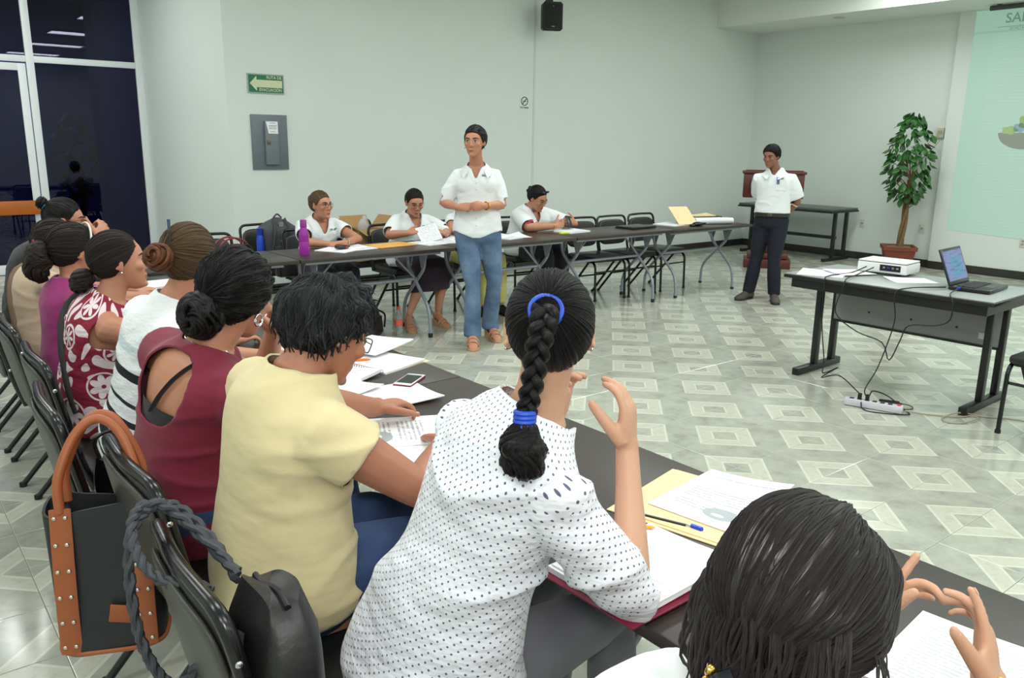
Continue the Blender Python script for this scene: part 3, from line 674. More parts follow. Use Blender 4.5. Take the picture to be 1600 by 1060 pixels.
pen((5.30, 5.90, TZ+.006), (5.42, 5.87, TZ+.006), 'yellow_highlighter', 'fluorescent yellow highlighter on the far table', (mat('neon_yellow', (206, 230, 50), .4), M_PENBLK), r=.010, cap=mat('neon_cap', (180, 205, 30), .4))
lp = empty('closed_laptop', (6.38, 5.93, TZ), .1, label='closed black laptop lying on the far table', cat='laptop')
MB().bx(-.19, .19, -.125, .125, 0, .012, bev=.004).build('base', M_PENBLK, lp); MB().bx(-.188, .188, -.122, .122, .0125, .022, bev=.004).build('lid', mat('laptop_lid', (34, 34, 36), .3), lp)
paper(7.05, 6.03, TZ-.012, .15, 'white papers below the raised cream folder', m=3, curl=.004, thick=.012, w=.3)
cf = empty('cream_folder', (7.18, 5.93, TZ-.012), -.30, label='cream folder propped up open on the far table end', cat='folder')
MB().box((0, .07, .10), (.24, .004, .30), Matrix.Rotation(-.95, 3, 'X')).build('cover', M_MANILA, cf); MB().bx(-.12, .12, -.06, .22, 0, .004).build('back_cover', M_MANILA, cf)
bc = empty('crumpled_pouch', (7.22, 5.80, TZ-.012), label='small crumpled black pouch in front of the cream folder', cat='pouch')
MB().ell((0, 0, .022), (.075, .05, .024), None, 14, 8).ell((-.08, .01, .012), (.04, .035, .013), None, 10, 6).build('body', M_PENBLK, bc); MB().tube(bez([(.04, -.02, .03), (.09, -.04, .03), (.10, .02, .012)], 10), .005, 6).build('strap', M_PENBLK, bc)
for k, (dx, dy, r) in enumerate(((.06, 0, .035), (.09, .072, .032), (.04, .14, .03))):
    ro = empty('paper_roll', (7.50+dx, 5.85+dy, TZ-.012+.033), -.35, label=('front', 'middle', 'back')[k]+' white rolled chart on the far table end', cat='paper roll', group='rolled white charts')
    MB().tube([(-.24, 0, 0), (.24, 0, 0)], r, 14).build('outer_sheet', PG[3], ro); MB().tube([(-.241, 0, 0), (.243, 0, 0)], r*.6, 10).build('inner_turns', M_PAPER, ro)
bf = empty('brown_briefcase', (7.70, 6.13, TZ-.012), -.25, label='brown leather document case with cream papers on top', cat='briefcase')
M_BROWN = mat('brown_leather', (66, 46, 30), .5, var=.2, bump=.2)
MB().bx(-.20, .20, -.10, .10, 0, .05, bev=.015).build('body', M_BROWN, bf); MB().bx(-.195, .205, -.11, .11, .051, .066, bev=.006).build('flap', M_BROWN, bf)
o = sheet(.30, .18, 1, .01, 9, .006).build('papers', M_MANILA, bf); o.location = (-.02, 0, .0665)
# --- floor: water bottle and handbag
wb = empty('soda_bottle', (3.462, 5.86, 0), label='clear plastic soda bottle with red cap on the floor', cat='bottle')
M_CLEAR = plast('clear_plastic', (225, 235, 232), .85, .06)
MB().lathe([(.028, 0), (.033, .008), (.034, .07), (.032, .08), (.034, .09), (.034, .145), (.028, .185), (.014, .215), (.0135, .225)], n=20).build('body', M_CLEAR, wb)
MB().lathe([(.0348, .085), (.0348, .135)], n=20, cap=False).build('label_band', mat('soda_label', (226, 100, 84), .4, var=.3, vs=60), wb); MB().lathe([(.016, .222), (.016, .243), (.013, .245)], n=16).build('cap', mat('red_cap', (214, 74, 60), .4), wb)
hb = empty('slouchy_handbag', (3.27, 6.02, 0), .5, label='slumped black leather handbag on the floor by the soda bottle', cat='bag')
M_LEATHER = mat('black_leather', (24, 23, 23), .45, var=.15, bump=.25, bs=70)
def bagshape(w, d, h, n=22, lean=0, sl=.25):
    rings = []
    for i in range(9):
        t = i/8; k = (1-.12*t-.35*max(0, t-.7)*sl*4) * (1-.25*max(0, .12-t)/.12)
        rings.append([V((w/2*k*math.copysign(abs(math.cos(a))**.6, math.cos(a))+lean*t*h, d/2*k*(1-.45*t)*math.copysign(abs(math.sin(a))**.7, math.sin(a))*(1+.08*math.sin(3*a+i)), h*t*(1+.06*math.sin(2*a+1)*t))) for a in np.linspace(0, 2*PI, n+1)[:-1]])
    return MB().loft(rings)
bagshape(.26, .22, .22).build('body', M_LEATHER, hb); MB().tube(bez([(-.1, 0, .2), (-.14, .03, .30), (.02, .05, .31), (.1, .02, .21)], 16), .011, 8).build('strap', M_LEATHER, hb)
MB().tube(bez([(.1, -.02, .2), (.2, -.03, .14), (.16, -.05, .04)], 12), .009, 6).build('strap', M_LEATHER, hb); MB().box((0, -.09, .14), (.1, .015, .05)).build('buckle_flap', M_LEATHER, hb)
# --- bags on chairs by the corner
rb = empty('red_handbag', (2.36, 6.62, .4655), .1, label='dark red handbag with arched handles on a chair at the corner', cat='bag')
M_RED = mat('dark_red_leather', (122, 36, 48), .4, var=.12, bump=.15)
bagshape(.38, .18, .20, sl=.1).build('body', M_RED, rb)
for sy in (-1, 1): MB().tube(bez([(-.12, sy*.04, .18), (-.11, sy*.05, .30), (0, sy*.05, .35), (.11, sy*.05, .30), (.12, sy*.04, .18)], 24), .008, 8).build('handle', M_RED, rb)
MB().tube([(-.17, 0, .205), (.17, 0, .205)], .009, 8).build('zip_trim', M_PENBLK, rb); MB().tube(bez([(-.02, -.07, .16), (.03, -.08, .26), (.12, -.07, .28), (.19, -.06, .12)], 16), .011, 8).build('shoulder_strap', M_PENBLK, rb)
bp = empty('backpack', (2.97, 7.14, .4655), D, label='dark grey backpack standing on a chair at the wall corner', cat='backpack')
M_PACK = mat('grey_nylon', (68, 70, 74), .7, var=.15, bump=.3, bs=120)
rings = []
for i in range(12):
    t = i/11; k = (.82+.35*math.sin(PI*min(1, t*1.05)*.62))*(1 if t < .75 else max(.12, math.cos((t-.75)/.25*PI/2.15)))
    rings.append([V((.095*k*math.copysign(abs(math.cos(a))**.6, math.cos(a)), .145*k*math.copysign(abs(math.sin(a))**.6, math.sin(a)), .005+.44*t)) for a in np.linspace(0, 2*PI, 25)[:-1]])
MB().loft(rings).build('body', M_PACK, bp)
for sy in (-1, 1): MB().tube(bez([(.05, sy*.05, .43), (.125, sy*.07, .33), (.115, sy*.09, .18), (.09, sy*.11, .06)], 16), .026, 8, flat=.35).build('shoulder_strap', M_PACK, bp)
MB().tube(bez([(.02, -.04, .44), (.02, 0, .475), (.02, .04, .44)], 10), .008, 6).build('grab_loop', M_PACK, bp); MB().bx(.08, .115, -.09, .09, .04, .2, bev=.012).build('front_pocket', M_PACK, bp)
MB().bx(.098, .104, -.02, .02, .37, .41).build('patch', mat('patch_grey', (130, 128, 118), .6), bp)
bb = empty('blue_bottle', (2.785, 7.08, .4655), label='slim blue drinks bottle beside the grey backpack', cat='bottle')
MB().lathe([(.03, 0), (.032, .01), (.032, .27), (.024, .30)], n=18).build('body', mat('blue_plastic', (30, 70, 190), .35), bb); MB().lathe([(.025, .30), (.025, .36), (.02, .365)], n=16).build('cap', mat('blue_cap', (20, 50, 150), .35), bb)
b2 = empty('black_shoulder_bag', (2.94, 6.66, .40), D, label='black vinyl shoulder bag against the chair behind the purple bottle', cat='bag')
b2.location = (2.80, 6.55, .4655)
MB().bx(-.05, .05, -.10, .10, 0, .22, bev=.03).build('body', M_LEATHER, b2); MB().tube(fillet([(.055, -.09, .02), (.055, -.09, .20), (.055, .09, .20), (.055, .09, .02)], .04), .008, 6).build('piping', M_PENBLK, b2)
# cardboard box on a chair
cb = empty('cardboard_box', (3.86, 7.14, .4655), .1, label='open cardboard box with flaps on a chair between two seated women', cat='box')
M_CARD = mat('cardboard', (170, 134, 88), .8, var=.08, vs=20)
for nm, a in (('side', (-.16, -.155, -.13, .13)), ('side', (.155, .16, -.13, .13)), ('side', (-.155, .155, -.13, -.125)), ('side', (-.155, .155, .125, .13))): MB().bx(a[0], a[1], a[2], a[3], 0, .30).build(nm, M_CARD, cb)
MB().bx(-.155, .155, -.125, .125, 0, .005).build('bottom', M_CARD, cb)
for nm, c, d, R in (('flap', (-.22, 0, .33), (.15, .26, .004), Matrix.Rotation(.45, 3, 'Y')), ('flap', (.21, 0, .36), (.15, .26, .004), Matrix.Rotation(-.85, 3, 'Y')), ('flap', (0, -.19, .28), (.31, .13, .004), Matrix.Rotation(.3, 3, 'X')), ('flap', (0, .17, .355), (.31, .13, .004), Matrix.Rotation(1.0, 3, 'X'))): MB().box(c, d, R).build(nm, M_CARD, cb)
plb = empty('plastic_bag', (3.80, 7.06, .70), label='crumpled translucent plastic bag in the cardboard box', cat='bag')
MB().ell((0, 0, .08), (.06, .05, .09), None, 10, 8).ell((.02, .01, .15), (.03, .03, .05), None, 8, 6).build('film', plast('bag_film', (220, 222, 216), .5, .2), plb)

# ================================================================== desk things
DT = DZ+.0005
pj = empty('projector', (5.645, 2.83, DT), PI/2+.10, label='white video projector with black connector panel on the desk', cat='projector')
M_PJW = mat('projector_white', (228, 230, 228), .35, var=.02); M_PJB = mat('projector_black', (24, 24, 28), .4)
MB().box((0, 0, .052), (.34, .25, .07), None, 0, .012).build('body', M_PJW, pj); MB().box((0, 0, .089), (.325, .235, .008), None, 0, .003).build('lid_seam', M_PJB, pj)
MB().box((0, 0, .094), (.33, .24, .010), None, 0, .004).build('lid', M_PJW, pj)
MB().box((-.06, .1255, .055), (.14, .004, .042)).build('port_panel', M_PJB, pj)
for k in range(4): MB().box((-.11+.03*k, .129, .058), (.016, .006, .012)).build('port', mat('port_blue', (36, 60, 170), .4) if k == 2 else M_SILVER, pj)
for sx in (-1, 1):
    for sy in (-1, 1): MB().lathe([(.012, 0), (.012, .018)], (sx*.11, sy*.08, 0), 10).build('foot', M_RUB, pj)
MB().lathe([(.03, 0), (.034, .012), (.026, .012), (.02, .004)], (.08, -.125, .055), 16, R=Matrix.Rotation(PI/2, 3, 'X')).build('lens', M_PJB, pj)
lt_ = empty('open_laptop', (5.50, 2.165, DT), math.radians(5), label='open black laptop with blue screen on the desk', cat='laptop')
# local: -y towards the hinge... keyboard towards +y
MB().box((0, 0, .014), (.35, .24, .022), None, 0, .005).build('base', mat('laptop_black', (30, 30, 33), .3), lt_)
MB().box((0, .025, .0258), (.30, .11, .002)).build('keyboard_well', M_PENBLK, lt_)
kb = MB()
for r in range(5):
    for c in range(13): kb.box((-.138+c*.023, .066-r*.021, .028), (.018, .016, .003))
kb.build('keys', mat('key_grey', (46, 46, 50), .45), lt_)
MB().box((-.0, -.07, .0255), (.09, .055, .001)).build('touchpad', mat('pad_grey', (70, 66, 64), .3), lt_)
ML = Matrix.Rotation(math.radians(-22), 3, 'X')
scr = MB().box(ML @ V((0, 0, .118))+V((0, .115, .025)), (.35, .012, .235), ML, 0, .004).build('screen_lid', mat('laptop_black', (30, 30, 33), .3), lt_)
def lapscreen():
    t = NT('laptop_screen'); p = t.sep(t.coord('Object'))
    n = t.noise(t.comb(t.math('MULTIPLY', p[0], 8), t.math('MULTIPLY', p[2], 60)), 1, 2)
    inner = t.math('MULTIPLY', t.math('LESS_THAN', t.math('ABSOLUTE', t.math('ADD', p[0], -.02)), .09), t.math('LESS_THAN', t.math('ABSOLUTE', t.math('SUBTRACT', p[2], .13)), .06))
    c = t.mix(inner, (.13, .18, .42, 1), (.03, .22, .40, 1)); c = t.mix(t.math('MULTIPLY', t.math('GREATER_THAN', n, .56), .5), c, (.02, .05, .15, 1))
    t.set((.02, .02, .03, 1), .15, Emission_Color=c, Emission_Strength=.9); return t.m
MB().box(ML @ V((0, -.0066, .12))+V((0, .115, .025)), (.32, .001, .195), ML).build('display', lapscreen(), scr)
paper(5.22, 3.08, DT, .4, 'white printed pages at the left end of the desk', m=1, curl=.004, thick=.008, w=.25, d=.30); paper(5.40, 2.98, DT+.0086, 1.2, 'top white sheet overlapping the pages beside the projector', m=3, curl=.006, w=.22)
paper(5.47, 2.58, DT, .9, 'single white sheet between projector and laptop', m=3, curl=.008)
M_CABLE = mat('black_cable', (16, 16, 17), .45); M_BCABLE = mat('beige_cable', (168, 160, 144), .5)
def cable(name, pts, label, r=.004, m=None, n=60):
    return tag(MB().tube(bez(pts, n), r, 7).build(name, m or M_CABLE), label, 'cable')
# cables hang over the front edge (x about 5.07) to the power strip on the floor
cable('projector_power_cable', [(5.51, 2.92, DT+.05), (5.38, 2.96, DT+.012), (5.12, 2.97, DT+.012), (5.055, 2.96, DT-.03), (5.04, 2.94, .45), (5.05, 2.90, .18), (5.02, 2.88, .10), (5.06, 2.80, .15), (5.04, 2.90, .06), (4.98, 2.74, .12), (4.87, 2.53, .07)], 'black projector power cable hanging from the desk to the power strip')
cable('video_cable', [(5.52, 2.87, DT+.05), (5.30, 2.88, DT+.012), (5.10, 2.83, DT+.012), (5.05, 2.82, DT-.04), (5.06, 2.86, .52), (5.06, 2.70, .42), (5.06, 2.52, .38), (5.04, 2.45, .28), (5.05, 2.40, .42), (5.05, 2.36, .52), (5.05, 2.20, .55), (5.05, 2.12, .60), (5.055, 2.12, DT-.03), (5.10, 2.16, DT+.012), (5.30, 2.20, DT+.018)], 'black video cable looping in front of the desk to the laptop')
cable('laptop_power_cable', [(5.33, 2.29, DT+.012), (5.12, 2.42, DT+.008), (5.052, 2.47, DT-.03), (5.05, 2.45, .55), (5.04, 2.47, .40), (5.0, 2.50, .22), (4.88, 2.50, .11), (4.86, 2.485, .07)], 'black laptop power cable falling straight to the power strip')
MB_ = MB().box((0, 0, 0), (.03, .012, .014)).build('video_plug', mat('plug_blue', (40, 70, 200), .4)); MB_.location = (5.305, 2.20, DT+.02); MB_.rotation_euler = (0, 0, .1)
tag(MB_, 'blue video plug at the laptop corner', 'plug')
pst = empty('power_strip', (4.85, 2.42, 0), math.atan2(-.30, .10), label='white power strip with plugs on the tiled floor', cat='power strip')
MB().box((0, 0, .026), (.34, .055, .044), None, 0, .005).build('body', mat('strip_white', (214, 212, 222), .4), pst)
for k in range(6): MB().box((-.13+.045*k, 0, .0485), (.026, .03, .002)).build('outlet', M_PENBLK, pst)
MB().box((.145, 0, .051), (.02, .022, .008)).build('switch', mat('red_switch', (220, 70, 60), .4), pst)
for k in (1, 2): MB().box((-.13+.045*k, 0, .068), (.022, .028, .036), None, 0, .004).build('plug', M_RUB, pst)
ad = empty('power_adapter', (4.99, 2.38, 0), .3, label='black laptop power adapter brick beside the power strip', cat='adapter')
ad.location = (4.97, 2.38, 0); ad.rotation_euler = (0, 0, math.atan2(-.30, .10)+.2)
MB().box((0, 0, .022), (.12, .05, .036), None, 0, .006).build('brick', M_RUB, ad); MB().box((.066, 0, .022), (.014, .02, .018)).build('strain_relief', M_RUB, ad)
cable('adapter_cable', [(4.86, 2.46, .07), (4.93, 2.47, .09), (4.99, 2.40, .06), (4.97, 2.28, .006), (4.90, 2.22, .006), (4.80, 2.33, .006), (4.77, 2.44, .006), (4.82, 2.49, .05)], 'black adapter cable looped over the power strip')
cable('adapter_lead', [(5.03, 2.36, .02), (5.08, 2.30, .008), (5.03, 2.26, .006), (4.97, 2.30, .006)], 'short black lead curling from the adapter brick', r=.003)
cable('extension_cord', [(4.91, 2.25, .02), (5.0, 2.15, .007), (5.1, 2.02, .007), (5.19, 1.97, .007), (5.14, 1.92, .016), (5.0, 1.95, .007), (4.95, 2.02, .007), (5.03, 2.07, .007), (5.17, 2.03, .016), (5.24, 1.92, .007), (5.33, 1.80, .007), (5.40, 1.62, .007), (5.6, 1.4, .007), (6.0, .9, .007)], 'beige extension cord looped on the floor by the desk foot', r=.005, m=M_BCABLE, n=90)
# ================================================================== people: builder
UP = V((0, 0, 1))
def nrm(v): v = V(v); return v.normalized() if v.length > 1e-9 else v
def remesh(mb, voxel, smooth=4, fac=.5):
    me = mb.mesh('tmp'); ob = bpy.data.objects.new('tmp', me); COL.objects.link(ob)
    m = ob.modifiers.new('r', 'REMESH'); m.mode = 'VOXEL'; m.voxel_size = voxel; m.adaptivity = 0
    if smooth:
        s = ob.modifiers.new('s', 'SMOOTH'); s.iterations = smooth; s.factor = fac
    dg = bpy.context.evaluated_depsgraph_get(); out = bpy.data.meshes.new_from_object(ob.evaluated_get(dg))
    bpy.data.objects.remove(ob); bpy.data.meshes.remove(me); return out
def co_of(me):
    a = np.empty(len(me.vertices)*3, np.float32); me.vertices.foreach_get('co', a); return a.reshape(-1, 3).astype(float)
def set_attr(me, name, arr):
    at = me.attributes.new(name, 'FLOAT_VECTOR', 'POINT'); at.data.foreach_set('vector', np.asarray(arr, np.float32).ravel())
def cut(me, keep, lip=.006, it=6):
    """delete vertices where keep is False, smooth the new border, fold a small lip inwards"""
    bm = bmesh.new(); bm.from_mesh(me); bm.verts.ensure_lookup_table()
    dele = [bm.verts[i] for i in np.nonzero(~keep)[0]]
    if dele: bmesh.ops.delete(bm, geom=dele, context='VERTS')
    bmesh.ops.delete(bm, geom=[v for v in bm.verts if not v.link_faces], context='VERTS')
    for _ in range(it):
        be = [e for e in bm.edges if e.is_boundary]; nb = {}
        for e in be:
            a, b = e.verts; nb.setdefault(a, []).append(b); nb.setdefault(b, []).append(a)
        new = {v: v.co*.4+sum((w.co for w in l), V())/len(l)*.6 for v, l in nb.items()}
        for v, c in new.items(): v.co = c
    bm.normal_update()
    if lip > 0:
        be = [e for e in bm.edges if e.is_boundary]
        nm = {v: v.normal.copy() for e in be for v in e.verts}
        r = bmesh.ops.extrude_edge_only(bm, edges=be)
        for v in [g for g in r['geom'] if isinstance(g, bmesh.types.BMVert)]:
            src = min((e.other_vert(v) for e in v.link_edges), key=lambda w: (w.co-v.co).length)
            v.co -= nm.get(src, V())*lip
    bm.to_mesh(me); bm.free(); me.update()
def corner_pat(me, R):
    n = len(me.vertices); T = np.empty(n*3, np.float32); me.attributes['patT'].data.foreach_get('vector', T); T = T.reshape(-1, 3); A = np.empty(n*3, np.float32); me.attributes['patA'].data.foreach_get('vector', A); A = A.reshape(-1, 3)
    nl = len(me.loops); lv = np.empty(nl, np.int32); me.loops.foreach_get('vertex_index', lv); nf = len(me.polygons); tot = np.empty(nf, np.int32); me.polygons.foreach_get('loop_total', tot); st = np.concatenate([[0], np.cumsum(tot)[:-1]]); fid = np.repeat(np.arange(nf), tot)
    isA = np.add.reduceat((A[lv, 2] > 1.5).astype(float), st)/tot > .5; la = isA[fid]; ang = np.where(la, A[lv, 0], T[lv, 0])
    mx = np.maximum.reduceat(ang, st); mn = np.minimum.reduceat(ang, st); wrap = (mx-mn > PI)[fid]; ang = np.where(wrap & (ang < 0), ang+2*PI, ang)
    out = np.stack([ang*np.where(la, .055, R), np.where(la, A[lv, 1], T[lv, 1]), la*.37], 1); at = me.attributes.new('pat', 'FLOAT_VECTOR', 'CORNER'); at.data.foreach_set('vector', out.astype(np.float32).ravel())
def ik(S, W, l1, l2, pole):
    S, W = V(S), V(W); d = W-S; L = d.length; L = max(L, 1e-4)
    k = max(1.0, L/(l1+l2)*1.002); l1 *= k; l2 *= k; n = d/L
    a = (l1*l1-l2*l2+L*L)/(2*L); h = math.sqrt(max(0, l1*l1-a*a)); p = V(pole); p = nrm(p-n*p.dot(n)); return S+n*a+p*h
# ---- hair mesh with strand attribute
class HB(MB):
    def __init__(s): super().__init__(); s.at = []
    def strand(s, pts, r, seed, n=6, flat=.8):
        k0 = len(s.v); s.tube(pts, r, n, flat=flat); m = len(pts); L = 0
        for i in range(m):
            if i: L += (V(pts[i])-V(pts[i-1])).length
            for j in range(n): s.at.append((seed+.12*j/n, L*6, 0))
        s.at += [(seed, 0, 0), (seed, L*6, 0)]
        while len(s.at) < len(s.v): s.at.append((seed, 0, 0))
    def done(s, name, m, parent, off):
        me = s.mesh(name); me.transform(Matrix.Translation(-off)); set_attr(me, 'hs', s.at[:len(s.v)]); me.materials.append(m)
        me.polygons.foreach_set('use_smooth', [True]*len(me.polygons)); o = bpy.data.objects.new(name, me); COL.objects.link(o); o.parent = parent; return o
def hair_mat(name, dark, lightc, rough=.36, dens=110, r0=.30, r1=.62, spec=.26):
    t = NT(name); a = t.sep(t.attr('hs'))
    v = t.comb(t.math('MULTIPLY', a[0], dens), t.math('MULTIPLY', a[1], 2.2), 0.0)
    n = t.noise(v, 1, 4, .6); n2 = t.noise(t.comb(t.math('MULTIPLY', a[0], dens*4), t.math('MULTIPLY', a[1], 3.0), 3.0), 1, 2)
    t.set(t.ramp(n, [(r0, srgb(*dark)), (r1, srgb(*lightc))]), t.math('MULTIPLY_ADD', n2, .25, rough-.1))
    t.b.inputs['Specular IOR Level'].default_value = spec
    t.bump(t.math('ADD', t.math('MULTIPLY', n, .6), t.math('MULTIPLY', n2, .5)), .75, .004); return t.m
HAIR = {k: hair_mat('hair_'+k, *v) for k, v in dict(black=((6, 5, 6), (24, 21, 21)), brown=((13, 10, 9), (44, 32, 26)), grey=((10, 10, 12), (96, 98, 104), .36, 110, .46, .78), wavy=((15, 10, 10), (46, 36, 36), .30, 90, .30, .66, .6), bun=((46, 24, 14), (118, 70, 40)), streak=((24, 17, 13), (104, 78, 50))).items()}
def skin_mat(name, rgb):
    t = NT(name); n = t.noise(t.coord('Object'), 9, 4); c = srgb(*rgb); n2 = t.noise(t.coord('Object'), 160, 2)
    t.set(t.mix(n, tuple(x*.88 for x in c[:3])+(1,), tuple(min(1, x*1.08) for x in c[:3])+(1,)), .48)
    t.b.inputs['Subsurface Weight'].default_value = .08; t.b.inputs['Subsurface Radius'].default_value = (.012, .004, .002); t.bump(n2, .06, .002); return t.m
SKIN = {k: skin_mat('skin_'+k, v) for k, v in dict(light=(206, 158, 130), tan=(190, 132, 104), brown=(172, 114, 88), deep=(146, 96, 74)).items()}
M_LIP = mat('lips', (150, 84, 74), .45); M_EYEW = mat('eye_white', (196, 188, 182), .3); M_IRIS = mat('iris', (30, 20, 16), .15)
M_NAIL = mat('nail', (222, 176, 160), .3)
def cloth_mat(name, rgb, rough=.8, var=.06, weave=500, wr=.5):
    if name in MATS: return MATS[name]
    t = NT(name); c = srgb(*rgb); o = t.coord('Object'); n = t.noise(o, 6, 4); w = t.noise(o, weave, 2); wr_ = t.noise(t.coord('Object', (5, 5, 11)), 1.3, 2, .45)
    t.set(t.mix(n, tuple(x*(1-var) for x in c[:3])+(1,), tuple(min(1, x*(1+var)) for x in c[:3])+(1,)), rough)
    t.bump(t.math('ADD', t.math('MULTIPLY', w, .06), t.math('MULTIPLY', wr_, 1.0)), wr, .02)
    t.b.inputs['Sheen Weight'].default_value = .15; MATS[name] = t.m; return t.m
def jeans_mat(name, a, b):
    t = NT(name); o = t.coord('Object'); n = t.noise(o, 5, 4); w = t.noise(t.coord('Object', (400, 400, 900)), 1, 2); f = t.noise(o, 60, 4)
    c = t.mix(t.ramp(n, [(.35, (0, 0, 0, 1)), (.7, (1, 1, 1, 1))]), srgb(*a), srgb(*b)); c = t.mix(t.math('MULTIPLY', f, .35), c, srgb(*a)); t.set(c, .85)
    t.bump(t.math('ADD', t.math('MULTIPLY', w, .15), t.noise(t.coord('Object', (9, 9, 22)), 1.6, 3)), .5, .015); return t.m
# ---- patterned cloth: attribute 'pat' = (around in m, along in m, part)
def dots_mat():
    t = NT('dotted_blouse'); a = t.sep(t.attr('pat')); s = .0185
    u = t.math('DIVIDE', a[0], s); v = t.math('DIVIDE', a[1], s*.5)
    row = t.math('FLOOR', v); sh = t.math('MULTIPLY', t.math('FRACT', t.math('MULTIPLY', row, .5)), 1.0)
    fu = t.math('SUBTRACT', t.math('FRACT', t.math('ADD', u, sh)), .5); fv = t.math('MULTIPLY', t.math('SUBTRACT', t.math('FRACT', v), .5), .5)
    d = t.math('ADD', t.math('POWER', t.math('ABSOLUTE', fu), 2.0), t.math('POWER', t.math('ABSOLUTE', fv), 2.0))
    dot = t.math('LESS_THAN', d, .0118)
    o = t.coord('Object'); wr = t.noise(t.coord('Object', (8, 8, 16)), 1.4, 3)
    t.set(t.mix(dot, t.mix(t.noise(o, 5, 3), srgb(226, 228, 236), srgb(238, 239, 245)), srgb(92, 96, 122)), .7)
    t.bump(wr, .55, .03); t.b.inputs['Subsurface Weight'].default_value = .1; return t.m
def stripes_mat():
    t = NT('striped_top'); a = t.sep(t.attr('pat'))
    wv = t.math('ADD', a[1], t.math('MULTIPLY', t.noise(t.coord('Object'), 5, 2), .02))
    c = t.ramp(t.math('ADD', wv, .20), [(0, srgb(238, 240, 242)), (.03, srgb(26, 28, 36)), (.062, srgb(236, 238, 241)), (.10, srgb(26, 28, 36)), (.112, srgb(236, 238, 241)), (.150, srgb(26, 28, 36)), (.166, srgb(236, 238, 241)), (.205, srgb(26, 28, 36)), (.218, srgb(240, 242, 244)),
        (.255, srgb(26, 28, 36)), (.295, srgb(238, 240, 242)), (.335, srgb(26, 28, 36)), (.352, srgb(238, 240, 242)), (.395, srgb(26, 28, 36)), (.410, srgb(238, 240, 242)), (.475, srgb(26, 28, 36)), (.505, srgb(238, 241, 243)), (.56, srgb(206, 218, 222)), (.59, srgb(240, 242, 244))], 'CONSTANT')
    t.set(c, .8); t.bump(t.noise(t.coord('Object', (9, 9, 20)), 1.6, 3), .5, .02); return t.m
def paisley_mat():
    t = NT('maroon_paisley'); a = t.attr('pat'); s = t.sep(a)
    n = t.new('ShaderNodeTexNoise'); n.inputs['Scale'].default_value = 9; n.inputs['Detail'].default_value = 0; t.link(a, n.inputs['Vector'])
    sw = t.sep(n.outputs['Color'])
    u = t.math('ADD', s[0], t.math('MULTIPLY', sw[0], .16)); v = t.math('ADD', s[1], t.math('MULTIPLY', sw[1], .16))
    r1 = t.math('SINE', t.math('MULTIPLY', t.math('ADD', u, t.math('MULTIPLY', v, .4)), 62.0)); r2 = t.math('SINE', t.math('MULTIPLY', t.math('SUBTRACT', v, t.math('MULTIPLY', u, .5)), 58.0))
    scroll = t.math('GREATER_THAN', t.math('SUBTRACT', t.math('ABSOLUTE', t.math('ADD', r1, r2)), .0), 1.05)
    # flowers on a cell grid
    vo = t.new('ShaderNodeTexVoronoi'); vo.inputs['Scale'].default_value = 7.2; vo.inputs['Randomness'].default_value = .55; t.link(a, vo.inputs['Vector'])
    d = t.sep(t_sub(t, a, vo.outputs['Position'], 7.2)); ang = t.math('ARCTAN2', d[1], d[0]); dist = vo.outputs['Distance']
    pet = t.math('MULTIPLY_ADD', t.math('ABSOLUTE', t.math('SINE', t.math('MULTIPLY', ang, 3.5))), .14, .20)
    ring = t.math('MULTIPLY', t.math('LESS_THAN', dist, pet), t.math('GREATER_THAN', dist, .09)); core = t.math('LESS_THAN', dist, .05)
    halo = t.math('LESS_THAN', dist, .40); outl = t.math('MULTIPLY', halo, t.math('GREATER_THAN', dist, .355))
    m = t.math('MAXIMUM', t.math('MULTIPLY', scroll, t.math('SUBTRACT', 1.0, halo)), t.math('MAXIMUM', t.math('MAXIMUM', ring, core), outl))
    t.set(t.mix(m, srgb(134, 22, 50), srgb(228, 212, 216)), .8); t.bump(t.noise(t.coord('Object', (9, 9, 20)), 1.6, 3), .5, .02); return t.m
def t_sub(t, a, p, sc):
    k = t.new('ShaderNodeVectorMath', operation='SCALE'); t.link(p, k.inputs[0]); k.inputs['Scale'].default_value = 1.0
    n = t.new('ShaderNodeVectorMath', operation='SUBTRACT'); t.link(a, n.inputs[0]); t.link(k.outputs[0], n.inputs[1]); return n.outputs[0]
# ---- profiles  (t, half width, half depth, forward offset)
PROF_F = [(-.24, .09, .07, .01), (-.19, .155, .115, .01), (-.08, .186, .14, 0), (.08, .186, .132, 0), (.24, .168, .116, .004), (.42, .148, .104, .006), (.58, .146, .106, .006), (.70, .152, .108, .004), (.79, .150, .102, .0), (.85, .136, .093, -.002), (.90, .112, .082, -.002), (.94, .086, .070, .0), (.98, .066, .060, .006), (1.03, .053, .053, .012), (1.08, .050, .050, .016)]
PROF_M = [(-.24, .09, .07, .01), (-.19, .145, .11, .01), (-.08, .168, .13, 0), (.08, .168, .122, 0), (.24, .160, .115, .006), (.42, .156, .112, .008), (.58, .164, .116, .006), (.70, .174, .118, .004), (.79, .174, .112, 0), (.85, .158, .102, -.002), (.90, .130, .090, -.002), (.94, .100, .076, .0), (.98, .076, .066, .006), (1.03, .060, .060, .012), (1.08, .057, .057, .016)]
